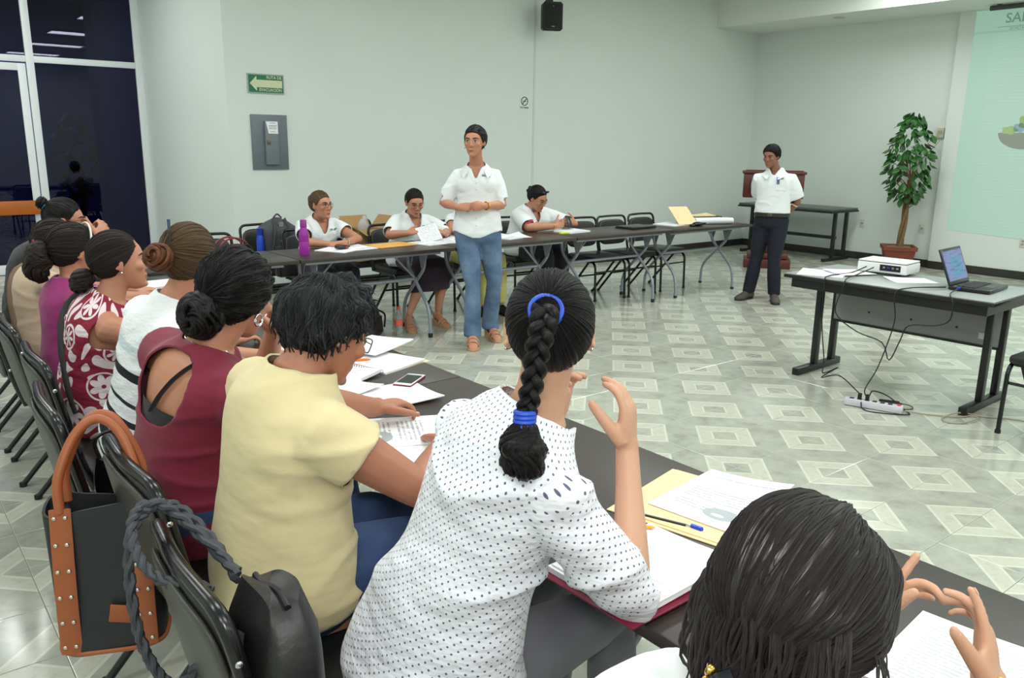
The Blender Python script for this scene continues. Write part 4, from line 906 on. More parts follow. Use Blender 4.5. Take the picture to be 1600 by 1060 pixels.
class Person:
    def __init__(s, label, P, N, H, hf, fp=(1, 0, 0), fs=None, sex='f', sc=1.0, g=1.0, bust=.05, slouch=.03, skin='tan', hu=(0, 0, 1), sw=None, al=1.0, vox=.006, cvox=.010, gt=None):
        s.P, s.N, s.H = V(P), V(N)+V((0, 0, .022)), V(H); s.fp = nrm(fp); s.fs = nrm(fs if fs else fp); s.sex = sex; s.sc = sc; s.g = g; s.bust = bust; s.skin = SKIN[skin]; s.al = al; s.vox = vox; s.cvox = cvox
        s.prof = PROF_F if sex == 'f' else PROF_M; s.gt = gt or (lambda t: 1.0)
        s.root = empty('person', (s.P.x, s.P.y, 0), label=label, cat='person'); s.off = V((s.P.x, s.P.y, 0))
        s.lp = nrm(UP.cross(s.fp)); s.ls = nrm(UP.cross(s.fs)); s.L = (s.N-s.P).length
        mid = (s.P+s.N)/2; back = -nrm(V((s.fp.x+s.fs.x, s.fp.y+s.fs.y, 0))); s.C = mid+back*slouch*2+V((0, 0, .0))
        s.hf = nrm(hf); hu = V(hu); s.hr = nrm(s.hf.cross(hu)); s.hup = s.hr.cross(s.hf)
        s.HM = Matrix(((s.hr.x, s.hf.x, s.hup.x, s.H.x), (s.hr.y, s.hf.y, s.hup.y, s.H.y), (s.hr.z, s.hf.z, s.hup.z, s.H.z), (0, 0, 0, 1))) @ Matrix.Scale(sc*1.0, 4)
        s.HR = s.HM.to_3x3()
        s.sw = (sw or (.147 if sex == 'f' else .172))*sc
        s.arms = {}; s.legs = {}; s.body = MB(); s.hands = []
    # spine
    def pos(s, t):
        if t < 0: return s.P+nrm(s.C-s.P)*(t*s.L)
        if t > 1: return s.N+s.tan(1)*((t-1)*s.L)
        return s.P*(1-t)**2+s.C*2*t*(1-t)+s.N*t*t
    def tan(s, t):
        t = min(1, max(0, t)); return nrm((s.C-s.P)*(1-t)+(s.N-s.C)*t)
    def fr(s, t):
        k = min(1, max(0, t)); la = nrm(s.lp*(1-k)+s.ls*k); ta = s.tan(t); la = nrm(la-ta*la.dot(ta)); de = la.cross(ta); return la, de, ta
    def pr(s, t):
        p = s.prof; t = min(p[-1][0], max(p[0][0], t))
        a = np.interp(t, [x[0] for x in p], [x[1] for x in p]); b = np.interp(t, [x[0] for x in p], [x[2] for x in p]); o = np.interp(t, [x[0] for x in p], [x[3] for x in p])
        gg = (s.g-1)*np.interp(t, [-.2, .1, .4, .7, .9, 1], [.8, 1, 1.25, .8, .4, .15])+1
        gg *= s.gt(t); return a*s.sc*gg, b*s.sc*gg, o*s.sc
    def torso(s, mb, infl=0, t0=-.24, t1=1.08, loose=None, n=32, steps=26):
        rings = []
        for t in np.linspace(t0, t1, steps):
            a, b, o = s.pr(t); la, de, ta = s.fr(t); i = infl+(loose(t) if loose else 0); c = s.pos(t)+de*o
            a += i; b += i; e = .88
            rings.append([c+la*a*math.copysign(abs(math.cos(q))**e, math.cos(q))+de*b*math.copysign(abs(math.sin(q))**e, math.sin(q)) for q in np.linspace(0, 2*PI, n+1)[:-1]])
        mb.loft(rings)
        if s.bust > 0:
            la, de, ta = s.fr(.68); a, b, o = s.pr(.68)
            for sg in (-1, 1): mb.ell(s.pos(.67)+de*(b*.62+o)+la*sg*.075*s.sc*s.g, (.072*s.sc*s.g+infl, .072*s.sc*s.g+infl, s.bust*1.3*s.sc*s.g+infl), Matrix((la, ta, de)).transposed(), 16, 12)
    def shoulder(s, sg):
        la, de, ta = s.fr(.9); return s.pos(.80)+la*sg*s.sw-de*.004
    def arm(s, side, wrist, hd, pn, elbow=None, pole=(0, 0, -1), curl=(.25, .3, .35, .4, .2), spread=.12, shrug=(0, 0, 0), thumb=0.0, hs=1.0):
        """side 'L'/'R'; hd hand direction; pn palm normal; curl per finger (index..little, thumb)"""
        sg = 1 if side == 'L' else -1; S = s.shoulder(sg)+V(shrug); W = V(wrist)
        E = V(elbow) if elbow else ik(S, W, .275*s.sc*s.al, .235*s.sc*s.al, pole)
        s.arms[side] = (S, E, W, nrm(hd), nrm(pn), curl, spread, thumb, hs)
    def leg(s, side, knee, ankle, toe=(1, 0, 0), foot=True):
        sg = 1 if side == 'L' else -1; s.legs[side] = (s.pos(-.02)+s.lp*sg*.088*s.sc, V(knee), V(ankle), nrm(toe), foot)
    def armr(s, ar=1.0):
        k = s.sc*ar*(1+(s.g-1)*.8)*(1.12 if s.sex == 'm' else 1); return k
    def arm_path(s, A, ar):
        S, E, W = A[:3]; k = s.armr(ar); n = lambda a, b, t: a*(1-t)+b*t
        la, de, ta = s.fr(.9)
        inn = S+(s.pos(.84)-S)*.40
        return [(inn, .052*k), (S, .053*k), (n(S, E, .25), .050*k), (n(S, E, .55), .045*k), (n(S, E, .85), .040*k), (E, .0375*k), (n(E, W, .2), .039*k), (n(E, W, .45), .035*k), (n(E, W, .75), .028*k*1.02), (W, .0245*k*1.05), (W+A[3]*.02, .024*k)]
    def tube_w(s, mb, path, n=14):
        # insert rounded caps
        P = [p for p, r in path]; R = [r for p, r in path]
        d0 = nrm(P[0]-P[1]); d1 = nrm(P[-1]-P[-2])
        P = [P[0]+d0*R[0]*.8]+P+[P[-1]+d1*R[-1]*.8]; R = [R[0]*.4]+R+[R[-1]*.4]
        mb.tube(P, R, n)
    def hand(s, mb, side, A):
        S, E, W, d, n, curl, spread, th, hs = A; n = nrm(n-d*n.dot(d)); sg = 1 if side == 'L' else -1
        t = d.cross(n)*(-sg); k = s.sc*hs*(1.08 if s.sex == 'm' else 1)
        def ring(c, a, b): return [c+t*a*math.cos(q)+n*b*math.sin(q) for q in np.linspace(0, 2*PI, 15)[:-1]]
        mb.loft([ring(W-d*.012*k, .023*k, .019*k), ring(W+d*.012*k, .027*k, .020*k), ring(W+d*.035*k+n*.002, .036*k, .020*k), ring(W+d*.062*k, .041*k, .0175*k), ring(W+d*.086*k, .041*k, .0145*k), ring(W+d*.097*k, .034*k, .010*k)])
        base = [(.031, .088), (.0105, .093), (-.011, .090), (-.0305, .082)]; lens = [.068, .076, .071, .056]; out = []
        for i in range(4):
            p = W+t*base[i][0]*k+d*base[i][1]*k; sp = spread*(1.5-i)*.6; cd = nrm(d*math.cos(sp)+t*math.sin(sp)); c = curl[i]; pts = [p-cd*.03*k, p]; ang = 0; r0 = (.0098, .0100, .0096, .0084)[i]*k
            for f, w in ((.46, .9), (.30, 1.15), (.24, .9)):
                ang += c*w*1.25; p = p+(cd*math.cos(ang)+n*math.sin(ang))*lens[i]*f*k; pts.append(p)
            mb.tube(bez(pts, 12), [r0*(1-.26*j/12) for j in range(len(bez(pts, 12)))], 10)
            e = pts[-1]; dd = nrm(pts[-1]-pts[-2]); mb.ell(e, (r0*.76,)*3, None, 8, 6); out.append((e, dd))
        p = W+t*.022*k+d*.02*k+n*.004*k; td = nrm(d*(.62+th*.3)+t*(.72-th*.55)+n*(.22+th*.5)); pts = [p]; c = curl[4]; tl = nrm(td.cross(t if abs(td.dot(t)) < .9 else d))
        ax = nrm(n*.4-t*.9+d*.3)
        q = p
        for L, a in ((.046, 0), (.034, c), (.029, c)):
            td = nrm(td+ax*a*.8); q = q+td*L*k; pts.append(q)
        bz = bez(pts, 12); mb.tube(bz, [(.0165-.0075*j/(len(bz)-1))*k for j in range(len(bz))], 10); mb.ell(pts[-1], (.0088*k,)*3, None, 8, 6)
        out.append((pts[-1], nrm(pts[-1]-pts[-2]))); s.hands.append((side, out, n, t, k))
    def legr(s, lr=1.0): return s.sc*lr*(1+(s.g-1)*.8)
    def leg_path(s, Lg, lr=1.0, infl=0, flare=None):
        Hp, K, A, toe, foot = Lg; k = s.legr(lr); n = lambda a, b, t: a*(1-t)+b*t
        rs = [.098, .092, .080, .066, .058, .055, .058, .052, .040, .036]
        if flare: rs = [a*b for a, b in zip(rs, flare)]
        pts = [Hp, n(Hp, K, .25), n(Hp, K, .55), n(Hp, K, .85), K, n(K, A, .15), n(K, A, .35), n(K, A, .6), n(K, A, .88), A]
        return [(p, r*k+infl) for p, r in zip(pts, rs)]
    def foot(s, mb, Lg, infl=0):
        Hp, K, A, toe, f = Lg; k = s.sc*(1.1 if s.sex == 'm' else 1); h = nrm(V((toe.x, toe.y, 0))); z = A.z
        lat = UP.cross(h); sole = max(.0, A.z-.085*k)
        def ring(c, a, b): return [c+lat*a*math.cos(q)+UP*b*math.sin(q) for q in np.linspace(0, 2*PI, 13)[:-1]]
        B = V((A.x, A.y, sole)); drop = toe.z
        secs = [(-.055, .022, .022, .03), (-.035, .03, .034, .036), (0, .032, .042, .044), (.05, .034, .034, .036), (.1, .04, .026, .027), (.14, .042, .019, .02), (.175, .034, .013, .014), (.19, .018, .008, .01)]
        mb.loft([ring(B+h*x*k+UP*(zc*k)+UP*(drop*max(0, x)*k), a*k+infl, b*k+infl) for x, a, b, zc in secs])
    # head
    def head(s, mb):
        HM, HR = s.HM, s.HR; w = lambda x, y, z: HM @ V((x, y, z)); m = s.sex == 'm'
        mb.ell(w(0, -.012, .024), (.0745, .095, .090), HR, 24, 18)
        jw = 1.08 if m else 1.0
        secs = [(.060, .058, .052, .026), (.040, .064, .062, .024), (.015, .0655, .064, .024), (-.010, .0645, .064, .025), (-.035, .0610, .061, .027), (-.058, .0545*jw, .056, .031), (-.080, .0450*jw, .049, .036), (-.098, .0340*jw, .040, .043), (-.110, .021*jw, .028, .050), (-.116, .009, .012, .054)]
        mb.loft([[w(a*math.copysign(abs(math.cos(q))**.9, math.cos(q)), y+b*math.copysign(abs(math.sin(q))**.95, math.sin(q)), z) for q in np.linspace(0, 2*PI, 25)[:-1]] for z, a, b, y in secs])
        # nose, brow, cheeks, lips, chin, ears
        mb.tube([w(0, .086, .014), w(0, .094, .000), w(0, .101, -.018), w(0, .104, -.028), w(0, .096, -.034)], [.007*s.sc, .0080*s.sc, .0098*s.sc, .0108*s.sc, .007*s.sc], 10)
        for sg in (-1, 1):
            mb.ell(w(sg*.0125, .094, -.032), (.0072, .010, .0072), HR, 8, 6)
            mb.ell(w(sg*.040, .066, -.018), (.024, .022, .021), HR, 12, 8)
            mb.tube([w(sg*.010, .087, .022), w(sg*.030, .082, .026), w(sg*.050, .066, .022)], [.007*s.sc, .008*s.sc, .006*s.sc], 8)
            er = s.HR @ Matrix.Rotation(sg*-.35, 3, 'Z')
            mb.ell(w(sg*.0765, -.006, .002), (.0075, .018, .030), er, 12, 10); mb.ell(w(sg*.0755, .000, -.022), (.007, .010, .013), er, 10, 8)
            mb.tube([w(sg*.082, -.018+.016*math.cos(a), .006+.025*math.sin(a)) for a in np.linspace(-2.0, 2.0, 12)], .0045*s.sc, 6)
        mb.ell(w(0, .0865, -.060), (.021, .011, .0065), HR, 12, 8); mb.ell(w(0, .0855, -.0705), (.018, .011, .0075), HR, 12, 8); mb.ell(w(0, .083, -.098), (.018, .014, .014), HR, 10, 8)
        # neck
        nb = s.pos(.98)+s.fr(1)[1]*.008; r = (.060 if m else .0515)*s.sc*(1+(s.g-1)*.6)
        top = w(0, -.014, -.045); mid = nb*.5+w(0, -.012, -.06)*.5
        mb.tube([nb-UP*.03, nb, mid, top, w(0, -.012, -.01)], [r*1.25, r*1.12, r*.98, r*.98, r*.8], 16)
    def make_body(s, ar=1.0, lr=1.0, tshrink=-.009, legs=True, name='body', lshrink=-.011):
        mb = MB(); s.torso(mb, tshrink); s.head(mb)
        for sd, A in s.arms.items():
            s.tube_w(mb, s.arm_path(A, ar)); s.hand(mb, sd, A)
        if legs:
            for sd, L in s.legs.items():
                s.tube_w(mb, s.leg_path(L, lr, lshrink))
                if L[4]: s.foot(mb, L)
        me = remesh(mb, s.vox, 3, .5)
        me.transform(Matrix.Translation(-s.off)); me.materials.append(s.skin); me.materials.append(M_LIP)
        co = co_of(me)+np.array(s.off); inv = np.array((s.HM.inverted()))
        lc = co @ inv[:3, :3].T+inv[:3, 3]
        lips = ((np.abs(lc[:, 0])/.020)**2+((lc[:, 2]+.0655)/.0090)**2 < 1) & (lc[:, 1] > .07)
        if lips.any():
            npoly = len(me.polygons); lv = np.empty(len(me.loops), np.int32); me.loops.foreach_get('vertex_index', lv)
            st = np.empty(npoly, np.int32); me.polygons.foreach_get('loop_start', st); tot = np.empty(npoly, np.int32); me.polygons.foreach_get('loop_total', tot)
            fv = lips[lv]; cs = np.concatenate([[0], np.cumsum(fv)]); mi = ((cs[st+tot]-cs[st])*2 > tot).astype(np.int32); me.polygons.foreach_set('material_index', mi)
        me.polygons.foreach_set('use_smooth', [True]*len(me.polygons)); me.name = name
        o = bpy.data.objects.new(name, me); COL.objects.link(o); o.parent = s.root; s.body_o = o
        return o
    def add(s, mb, name, m, **k):
        mb.v = [tuple(V(v)-s.off) for v in mb.v]; o = mb.build(name, m, s.root, **k); return o
    def nails(s, m=None):
        for side, tips, n, t, k in s.hands:
            for i, (e, d) in enumerate(tips):
                mb = MB(); nn = nrm(-n+d*.1); R = Matrix((nrm(d.cross(nn)), d, nn)).transposed(); mb.ell(e+nn*.0062*k-d*.003, (.0048*k, .0072*k, .0018*k), R, 8, 6); s.add(mb, 'fingernail', m or M_NAIL)
    def face(s, eyes=True, brows=True, lids=0.0, bcol='black'):
        w = lambda x, y, z: s.HM @ V((x, y, z)); sc = s.sc
        for sg in (-1, 1):
            if eyes:
                mb = MB(); R = s.HR @ Matrix.Rotation(sg*-.30, 3, 'Z')
                mb.ell(w(sg*.031, .0795, .004), (.0150, .0090, .0082*(1-lids*.6)), R, 14, 8); mb.ell(w(sg*.0315, .0860, .0042), (.0068, .0032, .0070*(1-lids*.6)), R, 10, 8, 1)
                s.add(mb, 'eye', [M_EYEW, M_IRIS])
                lid = MB(); lid.tube([w(sg*.016, .0835, .006), w(sg*.024, .0872, .0110-lids*.005), w(sg*.034, .0868, .0112-lids*.005), w(sg*.0455, .0770, .006)], [.0016, .0030, .0032, .0020], 6); s.add(lid, 'eyelash', M_IRIS)
            if brows:
                mb = MB(); mb.tube([w(sg*.012, .0915, .0235), w(sg*.026, .0905, .0285), w(sg*.040, .0815, .0290), w(sg*.052, .068, .0235)], [.0030, .0044, .0040, .0018], 6); s.add(mb, 'eyebrow', mat('brow', (28, 22, 20), .7))
    # clothes
    def tcoords(s, co):
        ts = np.linspace(-.6, 1.5, 85); ps = np.array([s.pos(t) for t in ts]); d = ((co[:, None, :]-ps[None])**2).sum(2); i = d.argmin(1)
        F = [s.fr(t) for t in ts]; la = np.array([f[0] for f in F]); de = np.array([f[1] for f in F]); ta = np.array([f[2] for f in F])
        q = co-ps[i]; tt = ts[i]+(q*ta[i]).sum(1)/s.L
        x = (q*la[i]).sum(1); y = (q*de[i]).sum(1); pr = np.array([s.pr(t) for t in ts]); rt = np.sqrt((x/pr[i, 0])**2+(y/pr[i, 1])**2); return tt, x, y, rt
    def chain(s, co, pts):
        best = np.full(len(co), 1e9); sl = np.zeros(len(co)); ang = np.zeros(len(co)); acc = 0
        for a, b in zip(pts[:-1], pts[1:]):
            a, b = np.array(a), np.array(b); d = b-a; L = np.linalg.norm(d); d = d/L; q = co-a; k = np.clip(q@d, 0, L); r = q-k[:, None]*d; ds = np.linalg.norm(r, axis=1)
            u = np.cross(d, [0, 0, 1.0]); u = u/(np.linalg.norm(u)+1e-9) if np.linalg.norm(u) > .2 else np.array([1.0, 0, 0]); v = np.cross(d, u)
            m = ds < best; best[m] = ds[m]; sl[m] = acc+k[m]; ang[m] = np.arctan2(r@u, r@v)[m]; acc += L
        return sl, best, ang
    def shirt(s, m, name='shirt', infl=.010, hem=-.16, sleeve=None, loose=None, sl_loose=.010, neck=None, ar=1.0, wrinkle=.003, wfreq=(4, 4, 10), vox=None, smooth=6, extra=None, bot=None, lip=.005, cap_r=None):
        """sleeve: length in m along the arm from the shoulder (None = sleeveless); neck(x,y,z) -> keep"""
        mb = MB(); s.torso(mb, infl, t0=hem-.14, t1=1.06, loose=loose)
        if extra: extra(mb)
        slv = {}
        for sd, A in s.arms.items():
            if sleeve is None: continue
            SL = sleeve if not isinstance(sleeve, dict) else sleeve[sd]
            path = s.arm_path(A, ar); S = A[0]; acc = 0; out = [path[0], path[1]]; P = path[1:]
            for (a, ra), (b, rb) in zip(P[:-1], P[1:]):
                L = (b-a).length
                if acc+L >= SL+.02:
                    k = (SL+.02-acc)/L; out.append((a*(1-k)+b*k, ra*(1-k)+rb*k)); break
                acc += L; out.append((b, rb))
            n = len(out); out = [(p, r+infl*.8+sl_loose*min(1, i/max(1, n-1)*1.6)) for i, (p, r) in enumerate(out)]
            s.tube_w(mb, out, 16); slv[sd] = ([p for p, r in path[1:]], SL)
        me = remesh(mb, vox or s.cvox, smooth, .5); co = co_of(me)
        tt, x, y, rt = s.tcoords(co); z = (tt-1)*s.L
        keep = tt > hem if bot is None else bot(tt, x, y)
        patT = np.stack([np.arctan2(x, -y), tt*s.L, 0*x], 1); patA = np.zeros((len(co), 3))
        armm = np.zeros(len(co), bool)
        for sd, (pts, SL) in slv.items():
            sl, ds, an = s.chain(co, pts); rr = .045*s.armr(ar)+infl+sl_loose
            isarm = (np.abs(ds/rr-1) < np.abs(rt/1.06-1)) & (ds < rr*1.7)
            keep &= ~(isarm & (sl > SL) & (sl < SL+.06)); nw = isarm | (patA[:, 2] == 0) & (ds < .2); patA[nw] = np.stack([an[nw], sl[nw], np.where(isarm & (sl > .004), 2.0, 1.0)[nw]], 1); armm |= isarm
        nk = neck or (lambda x, y, z: ~((z > -.028) & (np.hypot(x, y-.01) < .075) & True))
        keep &= (nk(x, y, z) | (armm & (z < -.10))) & (z < .045)
        if wrinkle:
            me.calc_normals_split() if hasattr(me, 'calc_normals_split') else None
            nr = np.empty(len(co)*3, np.float32); me.vertices.foreach_get('normal', nr); nr = nr.reshape(-1, 3)
            h = np.array([2.2*max(0.0, 1-abs(mnoise.noise((c[0]*wfreq[0], c[1]*wfreq[1], c[2]*wfreq[2])))*3.2)**2*(.5+mnoise.noise((c[0]*3+5, c[1]*3, c[2]*3))) + .5*mnoise.noise((c[0]*wfreq[0]*.7+9, c[1]*wfreq[1]*.7, c[2]*wfreq[2]*.6)) for c in co])
            co = co+nr*(h*wrinkle)[:, None]; me.vertices.foreach_set('co', co.astype(np.float32).ravel())
        set_attr(me, 'patT', patT); set_attr(me, 'patA', patA); cut(me, keep, lip); corner_pat(me, .15*s.sc*s.g)
        me.transform(Matrix.Translation(-s.off)); me.materials.append(m); me.polygons.foreach_set('use_smooth', [True]*len(me.polygons)); me.name = name
        o = bpy.data.objects.new(name, me); COL.objects.link(o); o.parent = s.root; s.shirt_o = o; return o
    def pants(s, m, name='trousers', infl=.008, top=.22, ext=0, cuff=.97, lr=1.0, flare=None, skirt=None, vox=None, wrinkle=.002):
        mb = MB(); s.torso(mb, infl, t0=-.24, t1=top+.12, steps=14)
        if skirt is None:
            for L in s.legs.values(): s.tube_w(mb, s.leg_path(L, lr, infl, flare)+([(L[2]-UP*ext+nrm(V((L[3].x, L[3].y, 0)))*.01, s.leg_path(L, lr, infl, flare)[-1][1])] if ext else []), 18)
        else: skirt(s, mb)
        me = remesh(mb, vox or s.cvox, 5, .5); co = co_of(me); tt, x, y, rt = s.tcoords(co); keep = tt < top
        for L in s.legs.values():
            pts = [p for p, r in s.leg_path(L)]+([L[2]-UP*ext] if ext else []); tot = sum((b-a).length for a, b in zip(pts[:-1], pts[1:])); sl, ds, an = s.chain(co, pts)
            keep &= ~((sl > tot*cuff) & (ds < .13))
        if wrinkle:
            nr = np.empty(len(co)*3, np.float32); me.vertices.foreach_get('normal', nr); nr = nr.reshape(-1, 3)
            h = np.array([mnoise.noise((c[0]*9, c[1]*9, c[2]*22)) for c in co]); co = co+nr*(h*wrinkle)[:, None]; me.vertices.foreach_set('co', co.astype(np.float32).ravel())
        cut(me, keep, .004); me.transform(Matrix.Translation(-s.off)); me.materials.append(m); me.polygons.foreach_set('use_smooth', [True]*len(me.polygons)); me.name = name
        o = bpy.data.objects.new(name, me); COL.objects.link(o); o.parent = s.root; return o
    def collar(s, m, open_=.6, r=.066, z0=.022, h=.042, tip=.06):
        la, de, ta = s.fr(1); c0 = s.pos(1)+de*.012*s.sc; k = s.sc*(1+(s.g-1)*.4)
        for sg in (-1, 1):
            mb = MB(); A = []; B = []; n = 12
            for i in range(n):
                f = i/(n-1); a = f*(PI-open_); rr = r*k
                d = la*sg*math.sin(a)-de*math.cos(a)
                zi = z0-.070*f**2; ri = rr*(1+.22*f)
                A.append(c0+d*ri+ta*zi*k); B.append(c0+d*(ri+.040*k+.016*k*f)+ta*(zi-h-(tip*.35)*f**3)*k+de*(.008+.030*f**3)*k)
            th = .003
            vs = A+B+[a-nrm(a-c0)*th for a in A]+[b-nrm(b-c0)*th-ta*.002 for b in B]; fs = []
            for i in range(n-1):
                q = (i, i+1, n+i+1, n+i); fs += [q if sg > 0 else q[::-1]]; q2 = tuple(2*n+j for j in q); fs += [q2[::-1] if sg > 0 else q2]
                fs += [(i, 2*n+i, 2*n+i+1, i+1), (n+i, n+i+1, 3*n+i+1, 3*n+i)]
            fs += [(n-1, 2*n-1, 4*n-1, 3*n-1)]
            mb.add(vs, fs); s.add(mb, 'collar', m, angle=60)
    # hair
    def hsurf(s, d, th):
        c = V((0, -.012, .024)); r = 1/math.sqrt((d.x/.0755)**2+(d.y/.0965)**2+(d.z/.0915)**2); p = c+d*r; return p+nrm(V((d.x/.0755**2, d.y/.0965**2, d.z/.0915**2)))*th
    HL = ([-.13, -.07, -.03, 0, .03, .055, .075, .12], [-.075, -.085, -.058, -.022, .008, .046, .072, .084])
    def hair(s, m, pole=(0, -.9, .35), thick=.010, na=120, nr=26, groove=.0025, locks=0, lockr=.0032, hl=0.0, wander=.25, finish=True, edge=-.004, tuft=0.0, tn=9.0, epow=4):
        hb = HB(); q = nrm(pole); a = nrm(q.cross(V((0, 0, 1)))) if abs(q.z) < .95 else V((1, 0, 0)); b = q.cross(a); tm = []
        def D(phi, th): return q*math.cos(th)+(a*math.cos(phi)+b*math.sin(phi))*math.sin(th)
        for i in range(na):
            phi = 2*PI*i/na; th = .02
            while th < 2.9:
                p = s.hsurf(D(phi, th), 0)
                if p.z < np.interp(p.y, *s.HL)+hl: break
                th += .02
            tm.append(th)
        for _ in range(4): tm = [(tm[i-1]+2*tm[i]+tm[(i+1) % na])/4 for i in range(na)]
        sd = random.random()*50
        def surf(i, f, extra=0):
            phi = 2*PI*i/na; k = int(i) % na; fr_ = i-math.floor(i); t_ = tm[k]*(1-fr_)+tm[(k+1) % na]*fr_
            gz = groove*mnoise.noise((math.cos(phi)*na*.11+sd, math.sin(phi)*na*.11, f*1.2))
            tz = tuft*mnoise.noise((math.cos(phi)*tn*f+sd, math.sin(phi)*tn*f, f*tn*.6)) if tuft else 0
            th_ = thick*(1-.85*f**epow)+(gz+tz)*(1-.7*f**6)+extra
            if f >= 1: th_ = edge
            return s.HM @ s.hsurf(D(phi, t_*f), th_)
        rows = [[surf(i, f) for i in range(na)] for f in [0.03+.97*(j/(nr-1)) for j in range(nr)]]
        hb.loft(rows, cap=True)
        for j in range(nr):
            for i in range(na): hb.at.append((2.0+(abs(2*i/na-1)*1.0 if False else i/na)*1.6, j/nr*.9, 0))
        hb.at += [(2, 0, 0), (2, 1, 0)]
        for k in range(locks):
            i0 = random.uniform(0, na); f0 = random.uniform(.80, .99); f1 = random.uniform(.03, .25) if random.random() < .75 else random.uniform(.3, .6); dr = random.uniform(-1, 1)*wander*na/10; n = 11
            pts = []
            for j in range(n):
                u = j/(n-1); f = f0+(f1-f0)*u; pts.append(surf((i0+dr*math.sin(u*PI)) % na, f, random.uniform(.0003, .0008)+lockr*.25*math.sin(u*PI)))
            hb.strand(pts, [lockr*s.sc*(.25+.75*math.sin(PI*min(1, .12+.8*j/(n-1)))) for j in range(n)], random.random()*2, 5, .55)
        s.hb = hb; s.hmat = m; s.surf = surf
        if finish: s.hair_done()
        return hb
    def hair_done(s, name='hair'): return s.hb.done(name, s.hmat, s.root, s.off)
    def w(s, x, y, z): return s.HM @ V((x, y, z))
    def bun(s, m, c, r, turns=9, name='hair_bun', sq=.85, axis=(0, -1, .3), mess=.4):
        """coiled bun: strands wound round a core, c and axis in head space"""
        hb = HB(); ax = nrm(axis); a = nrm(ax.cross(V((0, 0, 1)))); b = ax.cross(a); c = V(c); k0 = len(hb.v)
        core = MB().ell((0, 0, 0), (r*.86, r*.86, r*sq*.8), None, 18, 12); R = Matrix((a, b, ax)).transposed()
        hb.add([s.HM @ (R @ V(v)+c) for v in core.v], core.f); hb.at += [(random.random(), v[2]*9, 0) for v in core.v]
        for k in range(turns*4):
            lat0 = random.uniform(-.85, 1.1); ph = random.uniform(0, 6.28); span = random.uniform(1.2, 3.0); dl = random.uniform(-1, 1)*mess; pts = []
            for j in range(12):
                u = j/11; la = lat0+dl*u; p = ph+span*u; rr = r*(.93+.10*math.sin(u*PI)); pts.append(s.HM @ (c+(a*math.cos(p)+b*math.sin(p))*rr*math.cos(la)+ax*rr*sq*math.sin(la)))
            hb.strand(pts, [r*.16*s.sc*(.3+.7*math.sin(PI*(.06+.88*j/11))) for j in range(12)], random.random()*3, 6, .6)
        return hb.done(name, m, s.root, s.off)
    def tail(s, m, pts, r, n=40, name='ponytail', spread=1.0, curl=0.0, local=True):
        hb = HB(); P = bez([s.HM @ V(p) for p in pts] if local else pts, 20); L = len(P)
        rs = r if hasattr(r, '__len__') else [r]*L; rs = [np.interp(j/(L-1), np.linspace(0, 1, len(rs)), rs) for j in range(L)] if len(rs) != L else rs
        hb.tube(P, [x*.75 for x in rs], 12); hb.at += [(random.random()*0+i % 12/12*.6, (i//12)/L*3, 0) for i in range(12*L)]+[(0, 0, 0)]*2
        for k in range(n):
            ph = random.uniform(0, 6.28); tw = random.uniform(-.8, .8); e = int(L*random.uniform(.75, 1)); pts2 = []
            for j in range(e):
                t = nrm(P[min(j+1, L-1)]-P[max(j-1, 0)]); u = nrm(t.cross(V((.3, .2, .9)))); v = t.cross(u); a = ph+tw*j/L; rr = rs[j]*random.uniform(.8, .95)*spread*(1+curl*math.sin(j*.9+ph))
                pts2.append(P[j]+(u*math.cos(a)+v*math.sin(a))*rr)
            hb.strand(pts2, [max(rs)*.22*(.3+.7*math.sin(PI*(.1+.85*j/max(1, e-1)))) for j in range(e)], random.random()*3, 5, .6)
        return hb.done(name, m, s.root, s.off)
    def band(s, c, axis, r, th, m, name='hair_tie', wraps=2, local=True):
        ax = nrm(axis); a = nrm(ax.cross(V((.1, .2, 1)))) if abs(ax.z) < .95 else V((1, 0, 0)); b = ax.cross(a); mb = MB(); c = V(c)
        for k in range(wraps):
            q = c+ax*(k-(wraps-1)/2)*th*1.7
            pts = [q+(a*math.cos(t)+b*math.sin(t))*r for t in np.linspace(0, 2*PI, 22)[:-1]]
            mb.tube([s.HM @ p for p in pts] if local else pts, th, 7, closed=True)
        return s.add(mb, name, m)
    def glasses(s, m, w=.026, h=.017, ls=.031, y=.098, z=.002, thick=.0016):
        fr_ = MB()
        for sg in (-1, 1):
            fr_.tube([s.w(sg*ls+w*math.copysign(abs(math.cos(a))**.7, math.cos(a)), y-abs(sg*ls+w*math.cos(a))**2*4.0, z+h*math.copysign(abs(math.sin(a))**.7, math.sin(a))) for a in np.linspace(0, 2*PI, 25)[:-1]], thick*s.sc, 6, closed=True)
            fr_.tube([s.w(sg*(ls+w), y-.013, z+.006), s.w(sg*.076, .06, z+.008), s.w(sg*.080, .0, z+.010), s.w(sg*.079, -.02, z-.002)], thick*.9, 6)
        fr_.tube([s.w(-.007, y-.001, z+.004), s.w(0, y+.002, z+.007), s.w(.007, y-.001, z+.004)], thick*.9, 6)
        return s.add(fr_, 'eyeglasses', m)
    def ear(s, sg, z=-.036): return s.w(sg*.080, -.001, z)
M_GOLD = mat('gold', (210, 170, 90), .25, 1); M_SLV = mat('silver_metal', (215, 216, 220), .2, 1)
def wrist_band(p, side, m, r=.031, th=.005, back=.018, name='bracelet', flat=1.0, off=0):
    S, E, W, d = p.arms[side][:4]; ax = nrm(W-E); a = nrm(ax.cross(V((.3, .1, .9)))); b = ax.cross(a); c = W-ax*(back+off)
    return p.add(MB().tube([c+(a*math.cos(t)+b*math.sin(t))*r for t in np.linspace(0, 2*PI, 26)[:-1]], th, 8, closed=True), name, m)
